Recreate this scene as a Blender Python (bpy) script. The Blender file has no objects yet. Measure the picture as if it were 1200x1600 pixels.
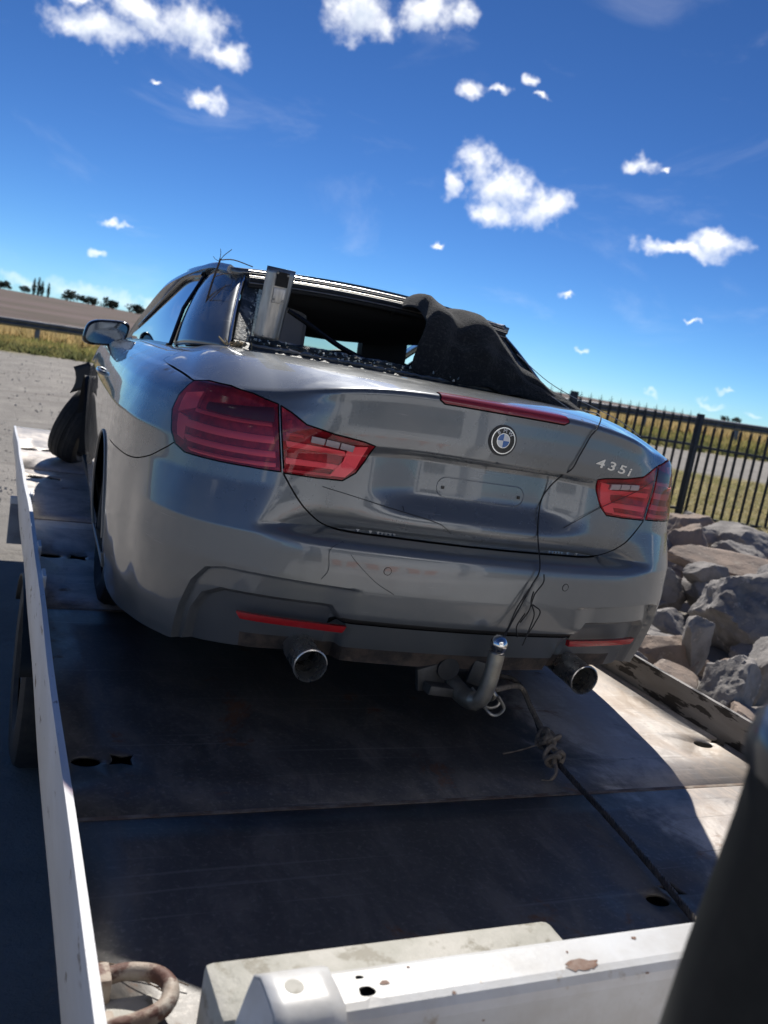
import bpy, bmesh, math, random
import numpy as np
from mathutils import Vector, Matrix, Euler
from mathutils.geometry import delaunay_2d_cdt
from mathutils import noise as mnoise
random.seed(7); rng=np.random.default_rng(7)
scene=bpy.context.scene; COL=scene.collection
rad=math.radians
# ------------------------------------------------------------------ camera
# world: X across the flatbed, Y along it (away from the photographer), Z up; Z = 0 is the deck, the ground lies 1 m lower
CAM=Vector((-.058,0,1.118)); PITCH,CROLL,YAW=.1667,.1754,.4356
fw=Vector((math.sin(YAW)*math.cos(PITCH),math.cos(YAW)*math.cos(PITCH),-math.sin(PITCH)))
r0=Vector((math.cos(YAW),-math.sin(YAW),0)); u0=r0.cross(fw)
rt=math.cos(CROLL)*r0+math.sin(CROLL)*u0; up=-math.sin(CROLL)*r0+math.cos(CROLL)*u0
cd=bpy.data.cameras.new('camera'); cam=bpy.data.objects.new('camera',cd); COL.objects.link(cam)
M=Matrix((rt,up,-fw)).transposed().to_4x4(); M.translation=CAM; cam.matrix_world=M
cd.sensor_width=36; cd.sensor_fit='AUTO'; cd.lens=1375.6/1600*36; cd.clip_start=.02; cd.clip_end=9000
cd.dof.use_dof=True; cd.dof.focus_distance=2.6; cd.dof.aperture_fstop=4.5
scene.camera=cam
# ------------------------------------------------------------------ light
SUN_AZ,SUN_EL=rad(22.0),rad(43.5)
w=bpy.data.worlds.new('World'); scene.world=w; w.use_nodes=True
nt=w.node_tree; nt.nodes.clear(); N=nt.nodes; L=nt.links
sky=N.new('ShaderNodeTexSky'); sky.sky_type='NISHITA'; sky.sun_disc=False
sky.sun_elevation=SUN_EL; sky.sun_rotation=SUN_AZ; sky.altitude=3000; sky.air_density=.9; sky.dust_density=0; sky.ozone_density=3.0
bg=N.new('ShaderNodeBackground'); bg.inputs[1].default_value=.1
def cmul(a,c):
    n=N.new('ShaderNodeMix'); n.data_type='RGBA'; n.blend_type='MULTIPLY'; n.inputs['Factor'].default_value=1; L.new(a,n.inputs['A']); n.inputs['B'].default_value=(*c,1); return n.outputs['Result']
gmn=N.new('ShaderNodeGamma'); gmn.inputs[1].default_value=1.3; L.new(cmul(sky.outputs[0],(.05,.05,.05)),gmn.inputs[0]); L.new(cmul(gmn.outputs[0],(9.1,13.3,16.8)),bg.inputs[0])
# cumulus clouds: azimuth, elevation, half width, half height (degrees)
CL=[(3.6,15.2,2.6,1.1),(6,16.5,2.5,1.1),(8.7,16.7,2.15,1.5),(10.8,15.7,1.5,.8),(2.6,16.4,1,.4),(7,13.3,.4,.17),(18.2,19.2,2,1.4),(19.8,18.9,1.1,.85),(22.6,20,2,1.15),(24.5,20.1,.9,.9),
(10,12.9,1.15,.7),(25.7,16.5,.8,.55),(27.6,16.7,.65,.3),(29.1,17.4,.37,.3),(30.1,16.7,.55,.18),(27,12.4,1.3,1.2),(28.9,11.3,2.4,1.4),(31.4,10.8,1.6,1.15),(25.5,11.4,.6,.85),(28.2,9.9,1.4,.7),
(36.7,13.9,.9,.55),(38.2,14,.3,.18),(39.8,9.6,2.7,.5),(41.9,10.1,1.85,.7),(5.7,5.2,.85,.25),(4.8,3.2,.38,.2),(25.4,7.5,.4,.22),(33.8,6,.5,.2),(41.5,5.5,.5,.15),
(1.3,.9,1.7,.35),(4.5,.9,2.7,.62),(6.7,.8,1.75,.55),(8.1,.7,1.2,.45),(40,1,.55,.15),(43.6,.9,.8,.22),(46.2,.8,.57,.19),(35.3,2.8,.32,.15),(44.4,1.7,.55,.15)]
_r=random.Random(3)
for k in range(13):   # the same fair-weather sky all round
    e=_r.uniform(4,32); s_=_r.uniform(1.2,3.4); CL.append((60+k*21+_r.uniform(-6,6),e,s_*1.6,s_*.6))
def vmath(tree,op,a,b=None):
    n=tree.nodes.new('ShaderNodeVectorMath'); n.operation=op
    for i,x in enumerate((a,b)):
        if x is None: continue
        if hasattr(x,'links'): tree.links.new(x,n.inputs[i])
        else: n.inputs[i].default_value=x
    return n.outputs['Value'] if op in('LENGTH','DOT_PRODUCT') else n.outputs[0]
def fmath(tree,op,a,b=None,c=None,clamp=False):
    n=tree.nodes.new('ShaderNodeMath'); n.operation=op; n.use_clamp=clamp
    for i,x in enumerate((a,b,c)):
        if x is None: continue
        if hasattr(x,'links'): tree.links.new(x,n.inputs[i])
        else: n.inputs[i].default_value=x
    return n.outputs[0]
def mrange(tree,x,a,b,c=0.,d=1.,smooth=True):
    n=tree.nodes.new('ShaderNodeMapRange'); n.interpolation_type='SMOOTHSTEP' if smooth else 'LINEAR'
    tree.links.new(x,n.inputs[0])
    for i,v in zip((1,2,3,4),(a,b,c,d)): n.inputs[i].default_value=v
    return n.outputs[0]
def tnoise(tree,vec,scale,detail=4,rough=.55,dist=0,out='Fac'):
    n=tree.nodes.new('ShaderNodeTexNoise'); n.inputs['Scale'].default_value=scale; n.inputs['Detail'].default_value=detail
    n.inputs['Roughness'].default_value=rough; n.inputs['Distortion'].default_value=dist
    if vec is not None: tree.links.new(vec,n.inputs['Vector'])
    return n.outputs[out]
g=bpy.data.node_groups.new('cloud_density','ShaderNodeTree')
g.interface.new_socket('Vector',in_out='INPUT',socket_type='NodeSocketVector')
g.interface.new_socket('Density',in_out='OUTPUT',socket_type='NodeSocketFloat')
gi=g.nodes.new('NodeGroupInput'); go=g.nodes.new('NodeGroupOutput')
d0=gi.outputs[0]
wv=vmath(g,'SCALE',vmath(g,'SUBTRACT',tnoise(g,d0,34,3,.6,out='Color'),(.5,.5,.5))); wv.node.inputs['Scale'].default_value=.035
dw=vmath(g,'ADD',d0,wv)
mn=None
for az,el,a,b in CL:
    az,el=rad(az),rad(el); c=Vector((math.sin(az)*math.cos(el),math.cos(az)*math.cos(el),math.sin(el)))
    e1=Vector((math.cos(az),-math.sin(az),0)); e2=e1.cross(c)*-1
    if e2.z<0: e2=-e2
    Rm=Matrix((e1,e2,e1.cross(e2))).transposed()
    m=g.nodes.new('ShaderNodeMapping'); m.vector_type='TEXTURE'; g.links.new(dw,m.inputs[0])
    m.inputs[1].default_value=c; m.inputs[2].default_value=Rm.to_euler(); m.inputs[3].default_value=(rad(a)*1.10,rad(b)*1.10,.2)
    ln=vmath(g,'LENGTH',m.outputs[0])
    mn=ln if mn is None else fmath(g,'MINIMUM',mn,ln)
fb=tnoise(g,d0,44,9,.58); fb2=tnoise(g,d0,150,5,.5)
mask=fmath(g,'SUBTRACT',1.,mn)
x=fmath(g,'ADD',mask,fmath(g,'MULTIPLY_ADD',fb,1.9,-.92)); x=fmath(g,'ADD',x,fmath(g,'MULTIPLY_ADD',fb2,.28,-.14))
sz=g.nodes.new('ShaderNodeSeparateXYZ'); g.links.new(d0,sz.inputs[0]); lowf=mrange(g,sz.outputs[2],.0,.12,.30,1.)
x=fmath(g,'MULTIPLY',fmath(g,'MULTIPLY',mrange(g,x,-.16,1.05),lowf),mrange(g,mask,-.55,.15)); g.links.new(x,go.inputs[0])
tc=N.new('ShaderNodeTexCoord'); dirv=vmath(nt,'NORMALIZE',tc.outputs['Generated'])
A=N.new('ShaderNodeGroup'); A.node_tree=g; L.new(dirv,A.inputs[0])
B=N.new('ShaderNodeGroup'); B.node_tree=g; L.new(vmath(nt,'ADD',dirv,(.004,.008,.017)),B.inputs[0])
ramp=N.new('ShaderNodeMix'); ramp.data_type='RGBA'; L.new(fmath(nt,'MULTIPLY',A.outputs[0],B.outputs[0]),ramp.inputs['Factor'])
ramp.inputs['A'].default_value=(1,1,1,1); ramp.inputs['B'].default_value=(.54,.60,.70,1)
bc=N.new('ShaderNodeBackground'); bc.inputs[1].default_value=.95; L.new(ramp.outputs['Result'],bc.inputs[0])
mx=N.new('ShaderNodeMixShader'); wm=N.new('ShaderNodeMapping'); L.new(dirv,wm.inputs[0]); wm.inputs[3].default_value=(1,1,2.6)
wisp=mrange(nt,tnoise(nt,wm.outputs[0],5.5,8,.6,.6),.52,.82,0,.12)
L.new(fmath(nt,'MAXIMUM',fmath(nt,'MULTIPLY',A.outputs[0],.96),wisp),mx.inputs[0]); L.new(bg.outputs[0],mx.inputs[1]); L.new(bc.outputs[0],mx.inputs[2])
wo=N.new('ShaderNodeOutputWorld'); L.new(mx.outputs[0],wo.inputs[0])
sd=bpy.data.lights.new('sun','SUN'); sd.energy=3.75; sd.angle=rad(.53); sd.color=(1,.955,.88)
sun=bpy.data.objects.new('sun',sd); COL.objects.link(sun)
sv=Vector((math.sin(SUN_AZ)*math.cos(SUN_EL),math.cos(SUN_AZ)*math.cos(SUN_EL),math.sin(SUN_EL)))
sun.rotation_euler=sv.to_track_quat('Z','Y').to_euler(); sun.location=sv*60
vs=scene.view_settings; vs.view_transform='Standard'; vs.look='None'; vs.exposure=.52; vs.gamma=1; vs.use_curve_mapping=False
try:
    scene.cycles.use_denoising=True; scene.cycles.max_bounces=8; scene.cycles.transparent_max_bounces=12
except Exception: pass
# ------------------------------------------------------------------ materials
MATS={}
def mat(name,base=(.5,.5,.5),rough=.5,metal=0.,c2=None,scale=6.,detail=6,lo=.35,hi=.65,c3=None,scale3=18.,lo3=.58,hi3=.68,bump=0.,bscale=60.,coat=0.,rvar=0.,stretch=None,spec=None,coords='Object',dist=0.,sheen=0.):
    if name in MATS: return MATS[name]
    m=bpy.data.materials.new(name); m.use_nodes=True; t=m.node_tree; p=t.nodes['Principled BSDF']; MATS[name]=m
    p.inputs['Base Color'].default_value=(*base,1); p.inputs['Roughness'].default_value=rough; p.inputs['Metallic'].default_value=metal
    p.inputs['Coat Weight'].default_value=coat; p.inputs['Coat Roughness'].default_value=.04
    if sheen: p.inputs['Sheen Weight'].default_value=sheen
    if spec is not None: p.inputs['Specular IOR Level'].default_value=spec
    tc=t.nodes.new('ShaderNodeTexCoord'); v=tc.outputs[coords]
    if stretch:
        mp=t.nodes.new('ShaderNodeMapping'); t.links.new(v,mp.inputs[0]); mp.inputs[3].default_value=stretch; v=mp.outputs[0]
    if c2 is not None:
        f=mrange(t,tnoise(t,v,scale,detail,.6,dist),lo,hi)
        mxn=t.nodes.new('ShaderNodeMix'); mxn.data_type='RGBA'; t.links.new(f,mxn.inputs['Factor']); mxn.inputs['A'].default_value=(*base,1); mxn.inputs['B'].default_value=(*c2,1)
        o=mxn.outputs['Result']
        if c3 is not None:
            f3=mrange(t,tnoise(t,v,scale3,6,.65,dist),lo3,hi3)
            m3=t.nodes.new('ShaderNodeMix'); m3.data_type='RGBA'; t.links.new(f3,m3.inputs['Factor']); t.links.new(o,m3.inputs['A']); m3.inputs['B'].default_value=(*c3,1); o=m3.outputs['Result']
        t.links.new(o,p.inputs['Base Color'])
        if rvar: t.links.new(mrange(t,tnoise(t,v,scale*1.7,5,.6),.3,.7,max(.02,rough-rvar),min(1,rough+rvar)),p.inputs['Roughness'])
    if bump:
        b=t.nodes.new('ShaderNodeBump'); b.inputs['Strength'].default_value=bump; b.inputs['Distance'].default_value=.01
        t.links.new(tnoise(t,v,bscale,6,.6),b.inputs['Height']); t.links.new(b.outputs[0],p.inputs['Normal'])
    return m
def glassmat(name,tint,gloss=.1,rough=.02,ior=1.5):
    if name in MATS: return MATS[name]
    m=bpy.data.materials.new(name); m.use_nodes=True; t=m.node_tree; t.nodes.clear(); MATS[name]=m
    o=t.nodes.new('ShaderNodeOutputMaterial'); mxs=t.nodes.new('ShaderNodeMixShader'); tr=t.nodes.new('ShaderNodeBsdfTransparent'); gl=t.nodes.new('ShaderNodeBsdfGlossy')
    tr.inputs[0].default_value=(*tint,1); gl.inputs['Roughness'].default_value=rough; fr=t.nodes.new('ShaderNodeFresnel'); fr.inputs[0].default_value=ior
    t.links.new(fmath(t,'ADD',fr.outputs[0],gloss,clamp=True),mxs.inputs[0]); t.links.new(tr.outputs[0],mxs.inputs[1]); t.links.new(gl.outputs[0],mxs.inputs[2]); t.links.new(mxs.outputs[0],o.inputs[0])
    return m
# ------------------------------------------------------------------ mesh helpers
def link(o,parent=None):
    COL.objects.link(o)
    if parent is not None: o.parent=parent
    return o
def mesh(name,V,F,m=None,parent=None,smooth=True,sharp=40,kind=None):
    me=bpy.data.meshes.new(name); me.from_pydata([tuple(map(float,v)) for v in V],[],[tuple(int(i) for i in f) for f in F]); me.validate()
    if smooth:
        me.shade_smooth()
        if sharp: me.set_sharp_from_angle(angle=rad(sharp))
    if m: me.materials.append(m)
    o=bpy.data.objects.new(name,me)
    if kind: o['kind']=kind
    return link(o,parent)
def fix(o):
    bm=bmesh.new(); bm.from_mesh(o.data); bmesh.ops.remove_doubles(bm,verts=bm.verts,dist=1e-5); bmesh.ops.recalc_face_normals(bm,faces=bm.faces); bm.to_mesh(o.data); bm.free(); return o
def empty(name,loc=(0,0,0),rot=(0,0,0),parent=None):
    o=bpy.data.objects.new(name,None); o.location=loc; o.rotation_euler=rot; o.empty_display_size=.1; return link(o,parent)
def tag(o,label=None,cat=None,group=None,kind=None):
    if label: o['label']=label
    if cat: o['category']=cat
    if group: o['group']=group
    if kind: o['kind']=kind
    return o
class B_:
    """collects primitive pieces of ONE part"""
    def __init__(s): s.V=[]; s.F=[]
    def add(s,V,F):
        k=len(s.V); s.V+= [tuple(v) for v in V]; s.F+=[tuple(i+k for i in f) for f in F]; return s
    def box(s,c,d,rot=None,bev=0):
        bm=bmesh.new(); bmesh.ops.create_cube(bm,size=1); bmesh.ops.scale(bm,vec=d,verts=bm.verts)
        if bev: bmesh.ops.bevel(bm,geom=list(bm.edges)+list(bm.verts),offset=bev,segments=2,profile=.6,affect='EDGES')
        if rot is not None: bmesh.ops.rotate(bm,cent=(0,0,0),matrix=Euler(rot).to_matrix(),verts=bm.verts)
        bmesh.ops.translate(bm,vec=c,verts=bm.verts); bm.verts.index_update()
        s.add([v.co[:] for v in bm.verts],[[v.index for v in f.verts] for f in bm.faces]); bm.free(); return s
    def tube(s,P,r,n=10,caps=True):
        P=[Vector(p) for p in P]; R=r if hasattr(r,'__len__') else [r]*len(P); k=len(s.V); nrm=None
        for i,p in enumerate(P):
            t=(P[min(i+1,len(P)-1)]-P[max(i-1,0)]).normalized()
            if nrm is None: nrm=t.orthogonal().normalized()
            nrm=(nrm-t*nrm.dot(t)).normalized(); b=t.cross(nrm)
            for j in range(n):
                a=2*math.pi*j/n; s.V.append(tuple(p+(nrm*math.cos(a)+b*math.sin(a))*R[i]))
        for i in range(len(P)-1):
            for j in range(n): s.F.append((k+i*n+j,k+i*n+(j+1)%n,k+(i+1)*n+(j+1)%n,k+(i+1)*n+j))
        if caps: s.F.append(tuple(k+j for j in range(n))[::-1]); s.F.append(tuple(k+(len(P)-1)*n+j for j in range(n)))
        return s
    def lathe(s,prof,axis='Z',n=32,M=None):
        k=len(s.V); m=len(prof)
        for i in range(n):
            a=2*math.pi*i/n
            for r,h in prof:
                v={'Z':(r*math.cos(a),r*math.sin(a),h),'X':(h,r*math.cos(a),r*math.sin(a)),'Y':(r*math.cos(a),h,r*math.sin(a))}[axis]
                s.V.append(tuple(M@Vector(v)) if M else v)
        for i in range(n):
            for j in range(m-1): s.F.append((k+i*m+j,k+((i+1)%n)*m+j,k+((i+1)%n)*m+j+1,k+i*m+j+1))
        return s
    def make(s,name,m,parent=None,smooth=True,sharp=40,kind=None): return fix(mesh(name,s.V,s.F,m,parent,smooth,sharp,kind))
def cr(P,n=8):
    P=[Vector(p) for p in P]; Q=[2*P[0]-P[1]]+P+[2*P[-1]-P[-2]]; out=[]
    for i in range(1,len(Q)-2):
        a,b,c,d=Q[i-1:i+3]
        for k in range(n):
            t=k/n; out.append(.5*((2*b)+(c-a)*t+(2*a-5*b+4*c-d)*t*t+(3*b-a-3*c+d)*t**3))
    return out+[P[-1]]
def grid(nu,nv,fn,closed=False):
    V=[fn(i/(nu-1),j/(nv-1)) for i in range(nu) for j in range(nv)]
    F=[(i*nv+j,(i+1)*nv+j,(i+1)*nv+j+1,i*nv+j+1) for i in range(nu-1) for j in range(nv-1)]
    return V,F
def cdt(pts,polylines):
    V=[Vector((float(a),float(b))) for a,b in pts]; E=[]
    for pl,closed in polylines:
        k=len(V); V+=[Vector((float(a),float(b))) for a,b in pl]; n=len(pl)
        E+=[(k+i,k+i+1) for i in range(n-1)]
        if closed: E.append((k+n-1,k))
    v,e,f,*_=delaunay_2d_cdt(V,E,[],0,1e-6)
    return np.array([(p.x,p.y) for p in v]),np.array([tuple(t) for t in f if len(t)==3])
# ------------------------------------------------------------------ car body surface S(s, v): s runs round the plan outline from the middle of the tail, v up the wall and on over the shoulder
def sstep(a,b,x):
    t=np.clip((np.asarray(x,float)-a)/(b-a),0,1); return t*t*(3-2*t)
def spline(P,n=60):
    P=np.array(P,float); Q=np.vstack([2*P[0]-P[1],P,2*P[-1]-P[-2]]); out=[]
    for i in range(1,len(Q)-2):
        a,b,c,d=Q[i-1:i+3]
        for t in np.linspace(0,1,n,endpoint=False):
            out.append(.5*((2*b)+(c-a)*t+(2*a-5*b+4*c-d)*t*t+(3*b-a-3*c+d)*t**3))
    out.append(Q[-2]); return np.array(out)
OUT=[(-.2,.006),(0,0),(.2,.006),(.4,.025),(.55,.052),(.68,.094),(.78,.15),(.85,.215),(.90,.295),(.94,.41),(.962,.56),(.990,.75),(1.008,1.1),(.998,2.0),(.975,2.8),(.955,3.4),(.945,3.9),(.90,4.3),(.78,4.52),(.5,4.64),(0,4.68),(-.2,4.675)]
INN=[(-.18,.80),(0,.80),(.18,.80),(.36,.805),(.50,.815),(.60,.83),(.66,.86),(.69,.90),(.71,.95),(.725,1.02),(.735,1.1),(.745,1.2),(.765,1.4),(.80,2.0),(.80,2.7),(.77,3.1),(.72,3.3),(.55,3.38),(.40,3.42),(.2,3.46),(0,3.48),(-.1,3.48)]
_o=spline(OUT); _i=spline(INN)
_k0=60; _k1=len(_o)-61
_o=_o[_k0:_k1+1]; _i=_i[_k0:_k1+1]; _o[0,0]=0; _o[-1,0]=0
_i[0,0]=0; _i[-1,0]=0
_S=np.concatenate([[0],np.cumsum(np.linalg.norm(np.diff(_o,axis=0),axis=1))])
SMAX=float(_S[-1])
_t=np.gradient(_o,axis=0); _t/=np.linalg.norm(_t,axis=1)[:,None]
_n=np.stack([-_t[:,1],_t[:,0]],1)   # inward (left of travel)
VL=1.06
RZ=[(.10,.14),(.20,.10),(.235,.085),(.30,.05),(.37,.02),(.40,.006),(.48,0),(.57,0),(.592,.004),(.606,.014),(.616,.035),(.622,.06),(.634,.085),(.65,.074),(.668,.066),(.70,.060),(.76,.063),(.86,.070),(.893,.060),(.93,.054),(.98,.055),(1.02,.057),(1.045,.056),(1.055,.060),(1.06,.07)]
SZ=[(.10,.06),(.2,.035),(.3,.015),(.45,.004),(.6,0),(.78,0),(.85,-.004),(.89,.006),(.95,.022),(.99,.036),(1.02,.052),(1.045,.075),(1.06,.10)]
CZ=[(.10,.11),(.2,.058),(.3,.030),(.42,.006),(.5,0),(.6,.004),(.64,.012),(.75,.035),(.85,.046),(.93,.055),(.99,.064),(1.03,.074),(1.05,.085),(1.06,.10)]
RZ,SZ,CZ=[np.array(a).T for a in (RZ,SZ,CZ)]
def sd_poly(px,py,x,y):
    """unsigned distance to polyline"""
    d=np.full(np.shape(x),9.)
    for i in range(len(px)-1):
        ax,ay,bx,by=px[i],py[i],px[i+1],py[i+1]
        L=(bx-ax)**2+(by-ay)**2
        t=np.clip(((x-ax)*(bx-ax)+(y-ay)*(by-ay))/L,0,1)
        d=np.minimum(d,np.hypot(x-ax-t*(bx-ax),y-ay-t*(by-ay)))
    return d
def inpoly(px,py,x,y):
    r=np.zeros(np.shape(x),bool); n=len(px); j=n-1
    for i in range(n):
        c=((py[i]>y)!=(py[j]>y))&(x<(px[j]-px[i])*(y-py[i])/((py[j]-py[i])+1e-15)+px[i])
        r^=c; j=i
    return r
GRV=[(.952,.18),(.892,.344),(.852,.428),(.812,.476),(.756,.489),(.664,.489),(.448,.484),(.36,.482),(.36,.18)]
INNP=[(.93,.18),(.872,.332),(.828,.392),(.768,.42),(.436,.424),(.376,.356),(.375,.18)]
def S(s,v,inset=0.,detail=True):
    s,v=np.broadcast_arrays(np.asarray(s,float),np.asarray(v,float)); sg=np.where(s<0,-1.,1.); a=np.abs(s)
    f=lambda c: np.interp(a,_S,c)
    ox,oy,nx,ny,ix,iy=f(_o[:,0]),f(_o[:,1]),f(_n[:,0]),f(_n[:,1]),f(_i[:,0]),f(_i[:,1])
    front=sstep(2.6,4.6,oy)
    zl=.975+.083*np.exp(-(ox/.62)**4)*(oy<2)+.012*sstep(.3,.8,oy)
    zl=zl*(1-front)+(.975-.20*sstep(3.3,4.66,oy))*front
    w=np.minimum(v,VL)
    z=np.where(w<.6,w,.6+(w-.6)*(zl-.6)/(VL-.6))
    wr=1-sstep(.50,.70,ox+np.where(oy>2,9,0)); ws=sstep(.30,.62,oy)*(1-sstep(4.0,4.5,oy)); wc=1-wr-ws
    off=wr*np.interp(w,*RZ)+ws*np.interp(w,*SZ)+wc*np.interp(w,*CZ)
    if detail:
        # number plate recess in the boot lid
        rec=.050*(1-sstep(.20,.43,ox))*sstep(.675,.77,w)*(1-sstep(.872,.890,w))*(oy<2)
        # flank swage line and hollow under it
        off=off+rec
        # bumper corner recess
        if len(GRV):
            gx,gy=zip(*GRV); ins=inpoly(gx,gy,a,w); d=sd_poly(gx,gy,a,w)
            off=off+np.where(ins,.026*sstep(0,.008,d)*sstep(.355,.48,a),0)
            gx,gy=zip(*INNP); ins=inpoly(gx,gy,a,w); d=sd_poly(gx,gy,a,w)
            off=off+np.where(ins,.030*sstep(0,.016,d),0)
        off=off+.016*(1-sstep(.368,.378,w))*(1-sstep(.40,.43,ox))*(oy<2)*sstep(.2,.25,w)
    off=off+inset
    X=ox+nx*off; Y=oy+ny*off; Z=z-.0*v
    # top
    t=np.clip((v-VL)/.6,0,1)
    rear=(oy<.35)
    zi=np.interp(iy,[.8,.9,1.3,2,3,3.3,3.5],[1.078,1.07,1.037,1.022,.985,.99,1.0])
    X2=X+(ix-X)*t; Y2=Y+(iy-Y)*t
    bul=np.where(oy<2,.012,.02)
    e=1-(1-t)**2.2
    Z2=z+(zi-z)*e+bul*np.sin(np.pi*t)*(1-ws)*.8-inset*(t>0)
    top=v>VL
    return np.stack([np.where(top,X2,X)*sg,np.where(top,Y2,Y),np.where(top,Z2,Z)],-1)
# ------------------------------------------------------------------ ground
RA=Vector((1.2,34.9)); RD=Vector((24.4,-8.9)).normalized(); RN=Vector((-RD.y,RD.x))
def railco(x,y):
    dx,dy=x-RA.x,y-RA.y; return dx*RD.x+dy*RD.y, dx*RN.x+dy*RN.y
def gh(x,y):
    a,D=railco(x,y); aa=max(-30,min(60,a)); hr=-.43+.79*aa/26
    t=max(0,min(1,(D+25)/24)); t=t*t*(3-2*t); h=-1+(hr+1)*t
    if D>0: k=max(0,min(1,D/220)); k=k*k*(3-2*k); h+=(.95-h)*k + (-.5)*math.sin(min(1,D/60)*math.pi)*.6
    if D>60:
        h+= 1.2*max(0,min(1,(D-200)/500))*max(0,mnoise.noise(Vector((x*.0016,y*.0016,3)))+.15)+ (3.2*max(0,min(1,(D-150)/400))*max(0,min(1,(-a+60)/200)))
    near=max(0,1-max(0,(abs(x-1.3)-1.2)/3))*(1 if -2<y<9 else 0)
    return h+.03*mnoise.noise(Vector((x*.7,y*.7,0)))*min(1,max(.2,abs(D)/20))
xs_=sorted(set([round(v,3) for v in list(np.arange(-40,60,1.0))+list(-40-np.geomspace(1,2600,34))+list(60+np.geomspace(1,2800,34))]))
ys_=sorted(set([round(v,3) for v in list(np.arange(-30,60,1.0))+list(60+np.geomspace(1,3400,40))+list(-30-np.geomspace(1,900,16))]))
V=[(x,y,gh(x,y)) for x in xs_ for y in ys_]; ny=len(ys_)
F=[(i*ny+j,(i+1)*ny+j,(i+1)*ny+j+1,i*ny+j+1) for i in range(len(xs_)-1) for j in range(ny-1)]
def ground_mat():
    m=bpy.data.materials.new('ground_zones'); m.use_nodes=True; t=m.node_tree; p=t.nodes['Principled BSDF']; p.inputs['Roughness'].default_value=.95; p.inputs['Specular IOR Level'].default_value=.15
    tc=t.nodes.new('ShaderNodeTexCoord'); v=tc.outputs['Object']
    wn=vmath(t,'SCALE',vmath(t,'SUBTRACT',tnoise(t,v,.35,4,.6,out='Color'),(.5,.5,.5))); wn.node.inputs['Scale'].default_value=3.0
    vw=vmath(t,'ADD',v,wn)
    D=fmath(t,'ADD',vmath(t,'DOT_PRODUCT',vw,(RN.x,RN.y,0)),-(RA.x*RN.x+RA.y*RN.y))
    X=t.nodes.new('ShaderNodeSeparateXYZ'); t.links.new(vw,X.inputs[0]); Xo,Yo=X.outputs[0],X.outputs[1]
    def mix(f,a,b):
        n=t.nodes.new('ShaderNodeMix'); n.data_type='RGBA'; t.links.new(f,n.inputs['Factor'])
        for s,c in (('A',a),('B',b)):
            if isinstance(c,tuple): n.inputs[s].default_value=(*c,1)
            else: t.links.new(c,n.inputs[s])
        return n.outputs['Result']
    n1=tnoise(t,v,1.3,8,.65); n2=tnoise(t,v,9,8,.7); n3=tnoise(t,v,30,8,.8)
    dirt=mix(mrange(t,n1,.35,.7),(.33,.31,.285),(.43,.40,.365)); dirt=mix(mrange(t,n3,.56,.72,0,.6),dirt,(.22,.205,.19))
    mp=t.nodes.new('ShaderNodeMapping'); t.links.new(v,mp.inputs[0]); mp.inputs[2].default_value=(0,0,math.atan2(RD.y,RD.x)*-1); mp.inputs[3].default_value=(.05,1.6,1)
    dirt=mix(mrange(t,tnoise(t,mp.outputs[0],1,5,.6),.55,.68,0,.7),dirt,(.27,.25,.23))
    grass=mix(mrange(t,n2,.35,.65),(.34,.29,.16),(.25,.23,.11)); grass=mix(mrange(t,n1,.5,.65),grass,(.38,.33,.20))
    field=mix(mrange(t,tnoise(t,v,.03,6,.6),.4,.6),(.15,.11,.10),(.11,.092,.07))
    mp2=t.nodes.new('ShaderNodeMapping'); t.links.new(v,mp2.inputs[0]); mp2.inputs[2].default_value=(0,0,.9); mp2.inputs[3].default_value=(.012,.16,1)
    field=mix(mrange(t,tnoise(t,mp2.outputs[0],1,4,.5),.5,.62,0,.65),field,(.20,.15,.14))
    c=mix(mrange(t,D,-7.0,-6.2),dirt,grass)
    c=mix(mrange(t,D,1.0,9.0),c,field)
    gz=fmath(t,'MULTIPLY',fmath(t,'MULTIPLY',mrange(t,Xo,6.5,8.0),mrange(t,Yo,10.5,11.6)),mrange(t,D,-11.6,-10.8,1,0))
    c=mix(gz,c,grass)
    t.links.new(c,p.inputs['Base Color'])
    b=t.nodes.new('ShaderNodeBump'); b.inputs['Strength'].default_value=.9; b.inputs['Distance'].default_value=.05
    t.links.new(fmath(t,'ADD',n2,fmath(t,'MULTIPLY',n3,.5)),b.inputs['Height']); t.links.new(b.outputs[0],p.inputs['Normal'])
    return m
tag(mesh('ground',V,F,ground_mat(),sharp=0),kind='structure')
# ------------------------------------------------------------------ grass (nobody could count it)
def blades(name,label,pts,hmin,hmax,wd,m,spread=.35):
    V=[];F=[]
    for (x,y) in pts:
        z=gh(x,y)-.02; h=random.uniform(hmin,hmax)
        for k in range(3):
            a=random.uniform(0,6.28); bx,by=x+random.uniform(-.06,.06),y+random.uniform(-.06,.06); dx,dy=math.cos(a)*wd,math.sin(a)*wd
            lx,ly=random.gauss(0,spread)*h,random.gauss(0,spread)*h; i=len(V)
            V+=[(bx-dx,by-dy,z),(bx+dx,by+dy,z),(bx+lx,by+ly,z+h*random.uniform(.6,1))]; F.append((i,i+1,i+2))
    o=mesh(name,V,F,m,smooth=False); return tag(o,label,'grass',kind='stuff')
def along(n,a0,a1,d0,d1,rnd=random):
    out=[]
    for _ in range(n):
        a,D=rnd.uniform(a0,a1),rnd.uniform(d0,d1); p=RA+RD*a+RN*D; out.append((p.x,p.y))
    return out
G1=mat('verge_grass',(.24,.27,.08),.9,c2=(.40,.33,.14),scale=.7); G2=mat('dry_grass',(.60,.45,.22),.9,c2=(.45,.36,.17),scale=.9); G3=mat('yard_grass',(.55,.47,.26),.9,c2=(.40,.38,.17),scale=1.1); G4=mat('verge_weeds',(.15,.17,.07),.9,c2=(.26,.24,.10),scale=1.5)
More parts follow.
